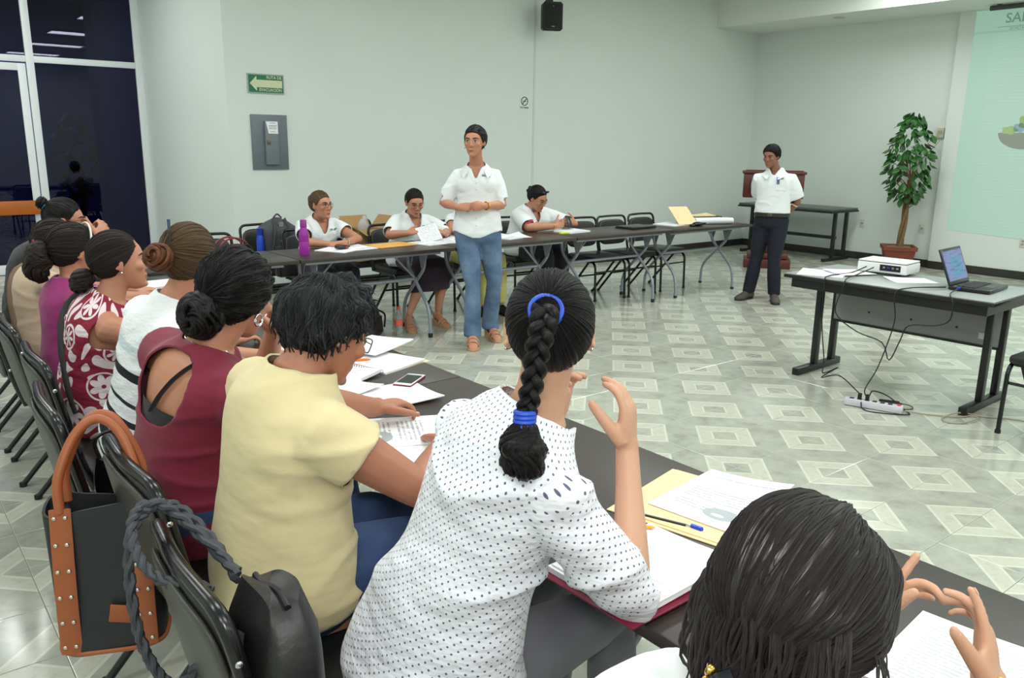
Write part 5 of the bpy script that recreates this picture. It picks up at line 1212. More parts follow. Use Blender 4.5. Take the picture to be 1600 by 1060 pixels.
def sole_shoe(p, side, m, wedge=.06, msole=None, name='shoe', strap=True, closed=False):
    Hp, K, A, toe, f = p.legs[side]; h = nrm(V((toe.x, toe.y, 0))); lat = UP.cross(h); k = p.sc*(1.1 if p.sex == 'm' else 1); sole = max(0, A.z-.085*k); B = V((A.x, A.y, 0))
    out = [(-.062, .022), (-.05, .032), (0, .035), (.06, .037), (.11, .045), (.15, .046), (.185, .036), (.205, .012)]
    poly = [(x*k, y*k) for x, y in out]+[(x*k, -y*k) for x, y in out[::-1]]
    def top(x): return sole+(toe.z*max(0, x))+.004
    mb = MB(); n = len(poly); vs = [B+h*x+lat*y+UP*.001 for x, y in poly]+[B+h*x+lat*y+UP*max(.012, top(x)) for x, y in poly]
    mb.add(vs, [tuple(range(n)), tuple(range(2*n-1, n-1, -1))]+[(i, i+n, (i+1) % n+n, (i+1) % n) for i in range(n)])
    e = p.add(mb, name, msole or m, angle=50)
    if closed:
        mb = MB(); secs = [(-.062, .03, .036, .036), (-.04, .037, .05, .05), (0, .037, .055, .055), (.05, .040, .045, .042), (.1, .046, .033, .03), (.15, .047, .026, .022), (.19, .036, .02, .016), (.207, .012, .01, .012)]
        mb.loft([[B+h*x*k+lat*a*k*math.cos(q)+UP*(sole+max(.004, zc*k+b*k*math.sin(q))) for q in np.linspace(0, 2*PI, 17)[:-1]] for x, a, b, zc in secs]); mb.v = [tuple(V(v)-p.off) for v in mb.v]; mb.build('upper', m, None).parent = e
    elif strap:
        for x, zz in ((.09, .052), (.125, .042)):
            mb = MB().tube([B+h*x*k+lat*.047*k*math.cos(a)+UP*(top(x*k)+zz*k*math.sin(a)) for a in np.linspace(0, PI, 12)], .013*k, 8, flat=.35, up=h); mb.v = [tuple(V(v)-p.off) for v in mb.v]; mb.build('strap', m, None).parent = e
        mb = MB().tube([B+h*(-.055*k)*math.cos(a)+lat*.04*k*math.sin(a)+h*.02+UP*(top(0)+.055*k) for a in np.linspace(-PI/2, PI/2, 12)], .008*k, 8, flat=.4); mb.v = [tuple(V(v)-p.off) for v in mb.v]; mb.build('strap', m, None).parent = e
def logo(p, side=1, t=.80, w=.075):
    """small embroidered emblem on the chest, laid on the shirt surface"""
    la, de, ta = p.fr(t); o = p.shirt_o; c = p.pos(t)+la*side*.075*p.sc
    src = c+de*.4-p.off; hit, loc, nor, _ = o.ray_cast(src, -de)
    if not hit: return
    loc = loc+nor*.0025; x = nrm(la-nor*la.dot(nor)); Mx = frame(loc, x, ta); g = mat('logo_green', (70, 150, 110), .6); k = mat('logo_grey', (120, 130, 136), .6)
    for (x0, x1, y0, y1, mm) in ((-.032, -.004, .004, .010, k), (-.032, .0, -.004, .001, k), (-.036, .004, -.013, -.010, g), (.006, .020, -.006, .014, g), (.022, .030, -.010, .018, k), (.010, .026, -.016, -.011, g)):
        mb = MB().prism([(x0, y0), (x1, y0), (x1+.002, y1), (x0+.002, y1)], 0, .0008, M=Mx); o2 = mb.build('embroidery', mm, p.root, smooth=False)
# ================================================================== the people
M_JEANS = jeans_mat('jeans_dark', (34, 52, 92), (60, 84, 128)); M_JEANSL = jeans_mat('jeans_light', (66, 92, 126), (126, 150, 178)); M_JEANSD = jeans_mat('jeans_indigo', (12, 16, 30), (22, 28, 46))
M_WHITE = cloth_mat('white_cotton', (232, 236, 238), .75, .02, wr=.4); M_BLACKC = cloth_mat('black_cloth', (20, 20, 24), .85); M_YELLOW = cloth_mat('yellow_jersey', (218, 202, 156), .8, .03, wr=.6)
M_MAROONC = cloth_mat('maroon_jersey', (122, 22, 50), .8, .05, wr=.45); M_MAGENTA = cloth_mat('magenta_jersey', (152, 42, 110), .75, .05); M_BEIGE = cloth_mat('beige_cotton', (196, 172, 146), .8, .05)
M_GREYP = cloth_mat('grey_trousers', (112, 112, 120), .8); M_NAVY = cloth_mat('navy_cloth', (24, 24, 40), .85); M_SKIRT = cloth_mat('aubergine_skirt', (40, 24, 40), .85); M_KHAKI = cloth_mat('mustard_trousers', (196, 186, 110), .8); M_LAV = cloth_mat('lavender_cotton', (212, 196, 214), .8)
M_HB = HAIR['black']; M_HBR = HAIR['brown']
def sit(p, dk=.43, spread=.10, kz=.535, ax=.03, az=.085, toe=None):
    f = p.fp; l = p.lp
    for sd, sg in (('L', 1), ('R', -1)):
        k = p.P+f*dk+l*sg*spread; k.z = kz; a = k+f*ax; a.z = az; p.leg(sd, k, a, toe or (f.x, f.y, 0))
vneck = lambda d, w: (lambda x, y, z: ~(((z > -.030) & (np.hypot(x, y-.012) < .078)) | ((y > .0) & (z > -d+np.abs(x)*d/w))))
crew = lambda r=.075, zb=-.022, zf=-.05: (lambda x, y, z: ~((z > np.where(y > 0, zf, zb)) & (np.hypot(x, y-.01) < r)))

# ---------- woman with loose hair, near right corner
p = Person('woman with loose dark clipped hair and white top, raised hands, lower right corner', (.60, .45, .55), (.715, .445, .965), (.81, .455, 1.08), (.93, -.02, -.30), fs=(.98, .1, 0), skin='light', vox=.0048, hu=(.3, 0, 1))
p.arm('R', (1.185, .372, .845), (.20, .30, .93), (-.45, .80, -.25), elbow=(1.02, .24, .80), curl=(.10, .35, .45, .5, .05), spread=.10, thumb=.25, hs=.93)
p.arm('L', (1.135, .535, .865), (.62, -.22, .78), (-.1, -.85, -.25), elbow=(.99, .66, .80), curl=(.02, .5, .45, .35, .12), spread=.22, thumb=.2, hs=.93)
sit(p); p.make_body(); p.face(); p.nails()
p.shirt(M_WHITE, 'white_top', sleeve=.16, neck=crew(.085), loose=lambda t: .008)
p.pants(M_NAVY)
hb = p.hair(HAIR['wavy'], pole=(-.02, -.62, -.78), thick=.024, na=190, nr=40, groove=.004, locks=520, lockr=.0022, wander=.35, finish=False, tuft=.010, tn=4)
for k in range(150):      # loose waves falling over the clip and the ears
    a = random.uniform(-1, 1); x0 = .088*a; y0 = -.105+.05*abs(a); pts = [p.w(x0*.7, y0+.01, .05), p.w(x0*1.08, y0-.018, .0), p.w(x0*1.12+random.uniform(-.012, .012), y0-.020, -.045), p.w(x0*1.0+random.uniform(-.02, .02), y0-.012, -.085-random.uniform(0, .03)), p.w(x0*.8+random.uniform(-.02, .02), y0-.012+random.uniform(-.01, .02), -.115-random.uniform(0, .035))]
    hb.strand(bez(pts, 16), [random.uniform(.0022, .0042)*(.3+.7*math.sin(PI*(.15+.8*j/16))) for j in range(17)], random.random()*2, 6, .6)
for k in range(14):
    sgx = random.choice((1, 1, -1)); pts = [p.w(sgx*.088, -.03+random.uniform(-.02, .03), .02), p.w(sgx*.104, .0+random.uniform(-.02, .02), -.03), p.w(sgx*.106, .0+random.uniform(-.02, .03), -.08), p.w(sgx*.09, -.01+random.uniform(-.02, .02), -.115)]
    hb.strand(bez(pts, 14), [.0016*(.3+.7*math.sin(PI*(.1+.8*j/14))) for j in range(15)], random.random()*2, 5, .6)
p.hair_done()
cl = MB()
for sg in (-1, 1):
    cl.tube(bez([p.w(.03+sg*.008, -.150, -.062), p.w(.03+sg*.022, -.160, -.078), p.w(.03+sg*.026, -.152, -.100)], 8), .007, 8)
    for j in range(3): cl.tube(bez([p.w(.03+sg*(.012+.007*j), -.158, -.072-.009*j), p.w(.03+sg*(.016+.007*j), -.142, -.078-.009*j)], 4), .003, 6)
p.add(cl, 'hair_clip', mat('clip_black', (14, 14, 26), .15)); p.add(MB().ell(p.w(.0, -.155, -.07), (.008, .006, .008), None, 8, 6).ell(p.w(-.006, -.15, -.085), (.006, .005, .007), None, 8, 6), 'clip_ornament', M_GOLD)
wrist_band(p, 'R', M_GOLD, .030, .004, .010); wrist_band(p, 'R', M_GOLD, .030, .0032, .020, 'bangle')

# ---------- woman with the braid
p = Person('woman with long black braid and dotted white blouse leaning on the table', (.80, 1.25, .56), (.925, 1.085, 1.115), (.945, 1.075, 1.268), (.62, .78, -.02), fp=(1, .1, 0), fs=(.99, .12, 0), skin='light', vox=.0048, cvox=.009, g=.92, slouch=.022, sw=.138, sc=.96)
p.arm('R', (1.125, 1.04, 1.015), (.06, .10, .99), (-.45, .85, -.05), elbow=(1.035, .925, .785), curl=(.30, .34, .34, .34, .08), spread=.03, thumb=.45)
p.arm('L', (1.10, 1.235, 1.02), (.05, -.22, .97), (.10, -.95, -.1), elbow=(1.00, 1.33, .785), curl=(.42, .40, .36, .30, .1), spread=.10, thumb=.5)
sit(p, .46, .10); p.make_body(); p.face(); p.nails()
p.shirt(dots_mat(), 'dotted_blouse', infl=.010, hem=-.36, sleeve=.27, sl_loose=.018, loose=lambda t: .006+.035*max(0, .5-t)**1.1, neck=crew(.075, .004, -.06), wrinkle=.009, wfreq=(3.5, 3.5, 6), vox=.008)
p.pants(M_GREYP)
hb = p.hair(M_HB, pole=(-.10, -.86, .48), thick=.007, na=170, nr=34, groove=.0022, locks=420, lockr=.0019, wander=.10)
# braid: three woven strands from the tie down the back
tie = p.w(0, -.118, .075); d0 = nrm(p.HR @ V((-.10, -.25, -1)))
path = bez([p.w(-.012, -.112, .066), p.w(-.018, -.135, .040), p.w(-.026, -.142, .0), p.w(-.033, -.140, -.05), p.w(-.040, -.138, -.095), p.w(-.046, -.140, -.125)], 60); n = len(path)
hb = HB()
for k in range(3):
    pts = []
    for i, c in enumerate(path):
        u = i/(n-1); ph = u*2*PI*2.9+k*2*PI/3; r = .0135*(1.0-.25*u); t = nrm(path[min(i+1, n-1)]-path[max(i-1, 0)]); sx = nrm(p.hr-t*p.hr.dot(t)); sy = t.cross(sx); pts.append(c+sx*r*1.15*math.sin(ph)+sy*r*.55*math.sin(2*ph))
    for j in range(7):
        a = random.uniform(0, 6.28); o = V((math.cos(a), math.sin(a), math.sin(a*2)*.5))*.0042 if j else V()
        hb.strand([q+o*(1-.3*i/n) for i, q in enumerate(pts)], [(.0108 if j == 0 else .0056)*(1-.30*i/n)*p.sc for i in range(n)], random.random()*3, 8, .9)
hb.done('braid', M_HB, p.root, p.off)
M_BLUEB = mat('blue_hair_band', (38, 78, 190), .5, var=.2, vs=60)
p.band((-.012, -.104, .062), (0, -.75, .62), .028, .004, M_BLUEB, 'hair_tie', 2)
p.band((-.046, -.141, -.122), (-.05, -.1, -1), .0165, .0045, M_BLUEB, 'hair_tie', 4)
p.tail(M_HB, [(-.046, -.141, -.128), (-.050, -.150, -.16), (-.046, -.155, -.19), (-.042, -.145, -.222)], [.014, .032, .036, .024], n=70, name='braid_end', spread=1.05, curl=.10)
for sg in (1, -1): p.add(MB().ell(p.ear(sg, -.03), (.004, .004, .004), None, 8, 6), 'earring', M_SLV)

# ---------- woman in yellow
p = Person('woman in yellow shirt with short greying hair reading a page', (.715, 1.775, .575), (.75, 1.725, 1.075), (.83, 1.73, 1.16), (.90, .10, -.42), fs=(.97, .12, 0), skin='brown', vox=.0055, cvox=.0095, g=1.10, slouch=.022, sw=.152, hu=(.4, 0, 1), sc=1.0)
p.arm('R', (1.20, 1.79, .79), (.75, .66, -.02), (0, .05, -1), elbow=(.935, 1.505, .815), curl=(.3, .3, .3, .3, .2))
p.arm('L', (1.165, 2.125, .805), (.97, .05, -.02), (0, -.12, -1), pole=(-.2, .6, -.7), curl=(.50, .45, .42, .40, .05), spread=.16, thumb=-.1)
f = p.fp
p.leg('R', (1.09, 1.70, .555), (.86, 1.97, .20), (.3, .75, -.4)); p.leg('L', (1.09, 1.90, .555), (.90, 1.84, .12), (.5, .3, -.3))
p.make_body(ar=1.10); p.face(); p.nails()
p.shirt(M_YELLOW, 'yellow_shirt', infl=.011, hem=-.10, sleeve=.10, sl_loose=.010, neck=crew(.078, .002, -.04), loose=lambda t: .006, ar=1.10, wrinkle=.007, wfreq=(2.4, 2.4, 7.5))
p.pants(M_JEANS, 'jeans', infl=.014, cuff=.70)
hb = p.hair(HAIR['grey'], pole=(0, -.25, .95), thick=.022, na=140, nr=30, groove=.006, locks=620, lockr=.0030, wander=.8, tuft=.024, tn=7, hl=.008, finish=False)
for k in range(170):
    i0 = random.uniform(0, 140); f0 = random.uniform(.45, .9); dr = random.uniform(-6, 6)
    pts = [p.surf((i0+dr*u) % 140, min(.985, f0+.22*u), .002+.016*u*u) for u in np.linspace(0, 1, 8)]
    hb.strand(pts, [.0046*(1-.75*u) for u in np.linspace(0, 1, 8)], random.random()*2, 6, .6)
p.hair_done()
p.glasses(mat('dark_rims', (44, 34, 34), .3), y=.102)
sk = p.skin

# ---------- woman in maroon
def low_back(x, y, z): return ~(((z > -.020) & (np.hypot(x, y-.01) < .078)) | ((y < .02) & ((np.abs(x)/.098)**2.4+(np.abs(z+.133)/.096)**2.4 < 1)) | ((y > 0) & (z > -.07) & (np.abs(x) < .08)))
p = Person('woman in maroon low-backed top with curly dark updo and silver hoop earrings', (.655, 2.33, .555), (.725, 2.255, 1.035), (.815, 2.255, 1.165), (.84, .50, -.22), fs=(.93, .36, 0), skin='tan', vox=.0055, cvox=.009, g=1.14, slouch=.025, sw=.155, hu=(.2, 0, 1))
p.arm('R', (1.04, 2.40, .975), (.10, .45, .85), (-.1, .9, .2), elbow=(1.06, 2.20, .785), curl=(.6, .65, .7, .7, .2)); p.arm('L', (1.035, 2.56, .975), (.10, -.45, .85), (-.1, -.9, .2), elbow=(1.05, 2.70, .785), curl=(.55, .6, .65, .7, .2))
sit(p); p.make_body(ar=1.08); p.face(); p.nails()
p.shirt(M_MAROONC, 'maroon_top', infl=.010, hem=-.13, sleeve=.26, sl_loose=.022, neck=low_back, ar=1.08, wrinkle=.005, wfreq=(2.5, 2.5, 10), vox=.008)
p.pants(M_JEANS, 'jeans', infl=.009)
# black undergarment seen in the low back
la, de, ta = p.fr(.55)
def on_back(x, t):
    la, de, ta = p.fr(t); a, b, o = p.pr(t); xx = max(-.97, min(.97, x/a)); return p.pos(t)+de*o+la*x-de*(b*(1-abs(xx)**2.2)**.5+.0015)
mb = MB(); rows = []
for t in np.linspace(.50, .635, 7): rows.append([on_back(x, t) for x in np.linspace(-.115, .115, 15)])
mb.loft(rows, cap=False, closed=False); p.add(mb, 'undergarment', M_BLACKC)
for sg in (-1,): p.add(MB().tube([on_back(sg*.078*u+.012, .60+.30*u) for u in np.linspace(0, 1, 10)], .0095, 8, flat=.35, up=-de), 'undergarment_strap', M_BLACKC)
hb = p.hair(M_HB, pole=(-.05, -.92, -.25), thick=.026, na=130, nr=30, groove=.006, locks=420, lockr=.0030, wander=.8, tuft=.014, tn=8)
p.bun(M_HB, (-.015, -.122, -.060), .058, 20, axis=(0, -1, -.25), mess=1.6); p.band((-.012, -.098, -.048), (0, -1, -.2), .028, .006, mat('red_band2', (200, 30, 36), .5), 'hair_tie', 1)
for sg in (1, -1):
    c = p.ear(sg, -.050); p.add(MB().tube([c+p.hf*.0155*math.cos(a)+p.hup*.0155*math.sin(a) for a in np.linspace(0, 2*PI, 22)[:-1]], [.0022+.0034*(.5-.5*math.sin(a)) for a in np.linspace(0, 2*PI, 22)[:-1]], 8, closed=True), 'hoop_earring', M_SLV)
nb_ = p.pos(1.0); p.add(MB().tube([nb_+p.fr(1)[0]*.072*math.cos(a)+p.fr(1)[1]*(.072*math.sin(a)+.012)-p.fr(1)[2]*(.012+.05*max(0, math.sin(a))) for a in np.linspace(0, 2*PI, 40)[:-1]], .0014, 5, closed=True), 'necklace', M_SLV)

# ---------- woman in stripes
p = Person('woman in white top with navy stripes, pen stuck in her reddish hair bun', (.70, 2.92, .555), (.80, 2.82, 1.055), (.865, 2.815, 1.198), (.80, .60, -.10), fs=(.95, .30, 0), skin='tan', vox=.006, cvox=.0095, g=1.05, slouch=.015)
p.arm('R', (1.14, 2.72, .785), (.9, .4, 0), (0, 0, -1), elbow=(.96, 2.62, .80)); p.arm('L', (1.16, 2.98, .785), (.9, -.3, 0), (0, 0, -1), elbow=(.98, 3.06, .80))
sit(p); p.make_body(); p.face()
p.shirt(stripes_mat(), 'striped_top', hem=-.10, sleeve=.20, neck=crew(.072, .016, -.04), wrinkle=.004); p.shirt(M_LAV, 'undershirt', infl=.007, hem=-.20, sleeve=None, neck=lambda x, y, z: z < -.42, wrinkle=.002)
p.pants(M_JEANS, 'jeans', infl=.005)
p.hair(HAIR['streak'], pole=(-.15, -.96, .10), thick=.012, na=120, nr=28, groove=.003, locks=260, lockr=.0026, wander=.12); p.bun(HAIR['bun'], (-.018, -.142, .012), .043, 12); p.band((-.012, -.112, .012), (0, -1, .05), .030, .004, mat('white_beads', (220, 220, 214), .3), 'hair_tie', 1)
e = p.add(MB().tube([p.w(.008, -.108, .02), p.w(.0, -.112, .10)], .0042, 8), 'pen_barrel', M_PENBLK); p.add(MB().tube([p.w(.0, -.112, .10), p.w(-.001, -.1125, .135)], .0052, 8), 'pen_cap', mat('pen_navy', (50, 62, 92), .3)); p.add(MB().box(p.w(-.004, -.118, .118), (.003, .003, .03)), 'pen_clip', M_SLV)

# ---------- woman in paisley
p = Person('woman in sleeveless maroon and white patterned blouse seen in profile', (.665, 3.48, .555), (.725, 3.41, .985), (.775, 3.40, 1.132), (.97, -.17, .03), fs=(.98, .05, 0), skin='tan', vox=.006, cvox=.0095, g=1.03, slouch=.035, sc=.97)
p.arm('R', (1.16, 3.30, .785), (.9, .3, 0), (0, 0, -1), elbow=(.97, 3.23, .80)); p.arm('L', (1.16, 3.55, .785), (.9, -.3, 0), (0, 0, -1), elbow=(.98, 3.64, .80))
sit(p); p.make_body(ar=1.05); p.face()
def armhole(x, y, z): return crew(.074, .008, -.08)(x, y, z) & ~((np.abs(x) > .140) & (z > -.165))
p.shirt(paisley_mat(), 'patterned_blouse', hem=-.16, sleeve=None, neck=armhole, infl=.010, wrinkle=.004); p.pants(M_NAVY)
p.hair(M_HBR, pole=(-.1, -.90, -.40), thick=.011, na=120, nr=28, groove=.0025, locks=260, lockr=.0024, wander=.12)
p.tail(M_HBR, [(0, -.10, -.05), (-.01, -.135, -.06), (-.02, -.150, -.085), (-.02, -.14, -.115)], [.020, .040, .040, .02], n=40, name='ponytail')
def strap(p, x0, t0, x1, t1, r=.016, name='bag_strap', off=.016, n=14, m=None):
    pts = []
    for u in np.linspace(0, 1, n):
        t = t0+(t1-t0)*u; x = x0+(x1-x0)*u; la, de, ta = p.fr(t); a, b, o = p.pr(t); xx = max(-.98, min(.98, x/a)); pts.append(p.pos(t)+de*o+la*x-de*(b*(1-abs(xx)**2.2)**.5+off))
    return p.add(MB().tube(pts, r, 8, flat=.3, up=-p.fr(.5)[1]), name, m or mat('strap_black', (26, 26, 28), .6))
strap(p, .095, .95, -.14, .12)
p.add(MB().ell(p.ear(-1, -.036), (.005, .005, .005), None, 8, 6).ell(p.ear(1, -.036), (.005, .005, .005), None, 8, 6), 'earring', M_SLV)

# ---------- woman in magenta
p = Person('woman in magenta top with white headband and red hair clip', (.70, 4.0, .555), (.715, 4.0, .985), (.735, 4.0, 1.105), (.97, .15, -.12), skin='tan', vox=.007, cvox=.011, g=1.08, slouch=.018)
p.arm('R', (1.14, 3.92, .785), (.9, .3, 0), (0, 0, -1), elbow=(.96, 3.82, .80)); p.arm('L', (1.14, 4.12, .785), (.9, -.3, 0), (0, 0, -1), elbow=(.96, 4.2, .80))
sit(p); p.make_body(); p.face(); p.shirt(M_MAGENTA, 'magenta_top', sleeve=.22, neck=crew(.08)); p.pants(M_NAVY)
p.hair(M_HBR, pole=(-.1, -.95, -.1), thick=.014, na=100, nr=24, groove=.004, locks=200, lockr=.0034, wander=.3)
p.tail(M_HBR, [(-.01, -.10, .0), (-.01, -.14, -.02), (-.015, -.145, -.08), (-.015, -.12, -.135)], [.03, .055, .055, .03], n=60, name='ponytail', curl=.12)
hbm = MB().tube([p.w(.092*math.sin(a), .030+.012*math.cos(a), .024+.106*math.cos(a)) for a in np.linspace(-1.75, 1.75, 22)], .0045, 8); p.add(hbm, 'headband', mat('headband_white', (222, 218, 206), .4))
p.add(MB().ell(p.w(-.045, -.148, .005), (.008, .012, .022), None, 8, 6).ell(p.w(-.043, -.152, .03), (.007, .008, .012), None, 8, 6), 'hair_clip', mat('clip_red', (150, 24, 24), .25))
# ---------- woman in beige
p = Person('woman in beige top with a shoulder strap, head hidden behind the magenta woman', (.68, 4.60, .555), (.72, 4.60, .965), (.765, 4.60, 1.075), (.97, .1, -.2), skin='tan', vox=.0075, cvox=.011, g=1.05, slouch=.045)
p.arm('R', (1.14, 4.52, .785), (.9, .3, 0), (0, 0, -1), elbow=(.96, 4.42, .80)); p.arm('L', (1.14, 4.72, .785), (.9, -.3, 0), (0, 0, -1), elbow=(.96, 4.8, .80))
sit(p); p.make_body(); p.face(); p.shirt(M_BEIGE, 'beige_top', sleeve=.2, neck=crew(.075)); p.pants(M_NAVY)
p.hair(M_HBR, pole=(0, -.95, 0), thick=.010, na=80, nr=20, locks=60); strap(p, .10, .96, -.12, .2, m=mat('strap_brown', (110, 84, 62), .6))
# ---------- woman in black at the row end
p = Person('woman in black at the far end of the row, glasses and hair bun, hands clasped', (.72, 5.17, .555), (.80, 5.16, .995), (.915, 5.15, 1.14), (.93, -.28, -.10), skin='tan', vox=.007, cvox=.011, g=1.12, slouch=.05)
p.arm('R', (1.06, 5.05, 1.03), (.35, .45, .6), (-.3, .8, 0), elbow=(1.04, 4.98, .785), curl=(.6, .6, .65, .7, .2)); p.arm('L', (1.07, 5.22, 1.03), (.35, -.4, .6), (-.3, -.8, 0), elbow=(1.04, 5.32, .785), curl=(.5, .5, .5, .5, .2))
sit(p); p.make_body(); p.face(); p.shirt(M_BLACKC, 'black_top', sleeve=.40, neck=crew(.075)); p.pants(M_NAVY)
p.hair(M_HB, pole=(0, -.85, .45), thick=.009, na=100, nr=24, locks=120, lockr=.003); p.bun(M_HB, (0, -.115, .085), .034, 8); p.band((0, -.098, .07), (0, -.8, .6), .026, .004, mat('teal_band', (20, 130, 150), .4), 'hair_tie', 2); p.glasses(mat('red_rims', (140, 40, 44), .3))

# ---------- far row
fD = (0, -1, 0)
p = Person('seated woman in white polo shirt and dark glasses beside the purple bottle', (3.07, 6.52, .545), (3.075, 6.48, .945), (3.05, 6.385, 1.065), (.30, -.95, .02), fp=fD, fs=(.05, -1, 0), skin='tan', vox=.007, cvox=.0095, sc=.96, slouch=.02)
p.arm('L', (3.10, 6.075, .785), (-.90, .05, .0), (0, 0, -1), elbow=(3.30, 6.22, .785), curl=(.3, .3, .3, .3, .2)); p.arm('R', (2.98, 6.10, .775), (.9, -.15, .02), (0, 0, -1), elbow=(2.83, 6.24, .785), curl=(.2, .2, .2, .2, .2))
sit(p); p.make_body(); p.face(); p.nails(); p.shirt(M_WHITE, 'white_shirt', sleeve=.17, neck=vneck(.13, .055), sl_loose=.018, loose=lambda t: .008); p.collar(M_WHITE); logo(p); p.pants(M_NAVY)
p.hair(HAIR['streak'], pole=(-.05, -.85, .5), thick=.015, na=90, nr=22, epow=2, hl=.005, locks=120, lockr=.0025); p.bun(HAIR['streak'], (0, -.115, .05), .032, 8); p.glasses(mat('dark_red_rims', (60, 26, 28), .3)); wrist_band(p, 'L', M_SLV, .03, .0035)
p = Person('seated older woman with glasses, white blouse and dark skirt reading papers', (3.97, 6.50, .545), (3.98, 6.455, .94), (3.935, 6.345, 1.06), (-.22, -.90, -.30), fp=fD, fs=(-.1, -1, 0), skin='tan', vox=.007, cvox=.0095, sc=.97, g=1.15, slouch=.02)
p.arm('R', (3.74, 6.16, .815), (.70, -.45, .25), (.5, .3, -.6), elbow=(3.68, 6.36, .785), curl=(.5, .5, .5, .5, .3)); p.arm('L', (4.10, 6.10, .80), (-.80, -.15, .25), (-.3, .3, -.7), elbow=(4.24, 6.28, .785), curl=(.4, .4, .4, .4, .3))
p.leg('R', (3.86, 6.06, .50), (3.66, 6.02, .125), (-.35, -.9, -.35)); p.leg('L', (4.06, 6.06, .50), (3.96, 6.02, .125), (-.05, -1, -.35))
p.make_body(); p.face(lids=.7); p.nails(); p.shirt(M_WHITE, 'white_blouse', sleeve=.20, neck=vneck(.14, .06), sl_loose=.02, loose=lambda t: .012, hem=-.18); p.collar(M_WHITE); logo(p)
def skirt(s, mb):
    rings = []
    for u in np.linspace(0, 1, 12):
        k = (s.legs['L'][1]+s.legs['R'][1])/2; a = (s.legs['L'][2]+s.legs['R'][2])/2
        c = s.P*(1-u/.6)+k*(u/.6) if u < .6 else k*(1-(u-.6)/.4)+(k*.5+a*.5)*((u-.6)/.4)
        d = nrm(k-s.P) if u < .5 else (nrm(a-k) if u > .7 else nrm(nrm(k-s.P)*(1-(u-.5)/.2)+nrm(a-k)*((u-.5)/.2))); n = nrm(s.lp.cross(d)); rings.append([c+s.lp*(.205)*math.cos(q)+n*.095*math.sin(q) for q in np.linspace(0, 2*PI, 25)[:-1]])
    mb.loft(rings)
p.pants(M_SKIRT, 'skirt', skirt=skirt, cuff=.80)
M_WEDGE = mat('cork_wedge', (186, 146, 106), .7, var=.15, vs=50); M_STRAP = mat('tan_strap', (190, 150, 120), .5)
for sd in 'LR': sole_shoe(p, sd, M_STRAP, msole=M_WEDGE, name='wedge_sandal')
p.hair(M_HB, pole=(0, -.9, .1), thick=.015, na=90, nr=22, epow=2, hl=.005, locks=140, lockr=.0024); p.bun(M_HB, (0, -.115, -.02), .03, 8); p.glasses(mat('thin_rims', (120, 90, 70), .3, .5)); wrist_band(p, 'L', M_SLV, .03, .003)
hp = sheet(.20, .16, 1, .0, 4, .001).build('held_paper', PG[1]); hp.matrix_world = frame((3.90, 6.06, .815), (.95, -.1, .2), (.1, .55, .8)); tag(hp, 'white paper held up by the older woman in glasses', 'paper')
# hidden behind the presenter
p = Person('seated woman in white top and mustard trousers hidden behind the presenter', (4.60, 6.54, .545), (4.585, 6.48, .935), (4.555, 6.385, 1.05), (-.1, -.95, -.2), fp=fD, skin='tan', vox=.0075, cvox=.011, sc=.96)
p.arm('L', (4.62, 6.12, .79), (-.8, -.4, 0), (0, 0, -1), elbow=(4.86, 6.30, .79)); p.arm('R', (4.45, 6.14, .79), (.8, -.4, 0), (0, 0, -1), elbow=(4.32, 6.32, .785))
sit(p, .46); p.make_body(); p.face(); p.shirt(M_WHITE, 'white_shirt', sleeve=.12, neck=vneck(.1, .05)); p.pants(M_KHAKI, 'trousers'); p.hair(M_HB, pole=(0, -.9, .2), thick=.009, na=80, nr=20, locks=60)
for sd in 'LR': sole_shoe(p, sd, M_LEATHER, name='shoe', closed=True)
# phone user
p = Person('seated woman in white blouse looking down at her phone, sunglasses on her head', (5.42, 6.56, .545), (5.41, 6.49, .945), (5.375, 6.345, 1.055), (.22, -.88, -.42), fp=fD, fs=(.1, -1, 0), skin='tan', vox=.007, cvox=.0095, g=1.25, slouch=.02, hu=(0, -.3, 1))
p.arm('R', (5.39, 6.08, .80), (.90, -.10, .25), (-.1, .85, -.2), elbow=(5.15, 6.20, .79), curl=(.5, .55, .6, .6, .2)); p.arm('L', (5.72, 6.15, .80), (-.88, -.15, .25), (.1, .85, -.1), elbow=(5.80, 6.36, .79), curl=(.55, .6, .6, .6, .2))
sit(p); p.make_body(); p.face(lids=.8); p.nails(); p.shirt(M_WHITE, 'white_blouse', sleeve=.33, neck=vneck(.13, .055), sl_loose=.024, loose=lambda t: .014, hem=-.18, wrinkle=.005); p.pants(M_NAVY)
p.hair(M_HB, pole=(0, -.9, .3), thick=.016, na=90, nr=22, epow=2, hl=.005, locks=140, lockr=.0028); p.bun(M_HB, (-.01, -.125, .03), .036, 8); p.glasses(mat('thin_rims', (120, 90, 70), .3, .5))
sgm = MB()
for sg in (-1, 1): sgm.ell(p.w(sg*.034, .062, .098), (.026, .012, .020), p.HR @ Matrix.Rotation(-.9, 3, 'X'), 12, 8)
p.add(sgm.tube([p.w(-.085, -.02, .06), p.w(-.078, .04, .09), p.w(0, .07, .105), p.w(.078, .04, .09), p.w(.085, -.02, .06)], .003, 6), 'sunglasses', mat('sunglass_black', (16, 16, 18), .1)); wrist_band(p, 'R', M_GOLD, .03, .004, .02)
S_, E_, W_ = p.arms['R'][:3]; emb = MB(); rnd = random.Random(4); axm = nrm(E_-S_)
for k in range(14):
    a = rnd.uniform(0, 6.28); u = nrm(axm.cross(UP)); v = axm.cross(u); c = E_-axm*rnd.uniform(.0, .03)+nrm(W_-E_)*.03+(u*math.cos(a)+v*math.sin(a))*.062; emb.ell(c, (.011, .011, .011), None, 6, 4)
p.add(emb, 'sleeve_embroidery', mat('embroidery_pink', (206, 60, 100), .6, var=.4, vs=40))
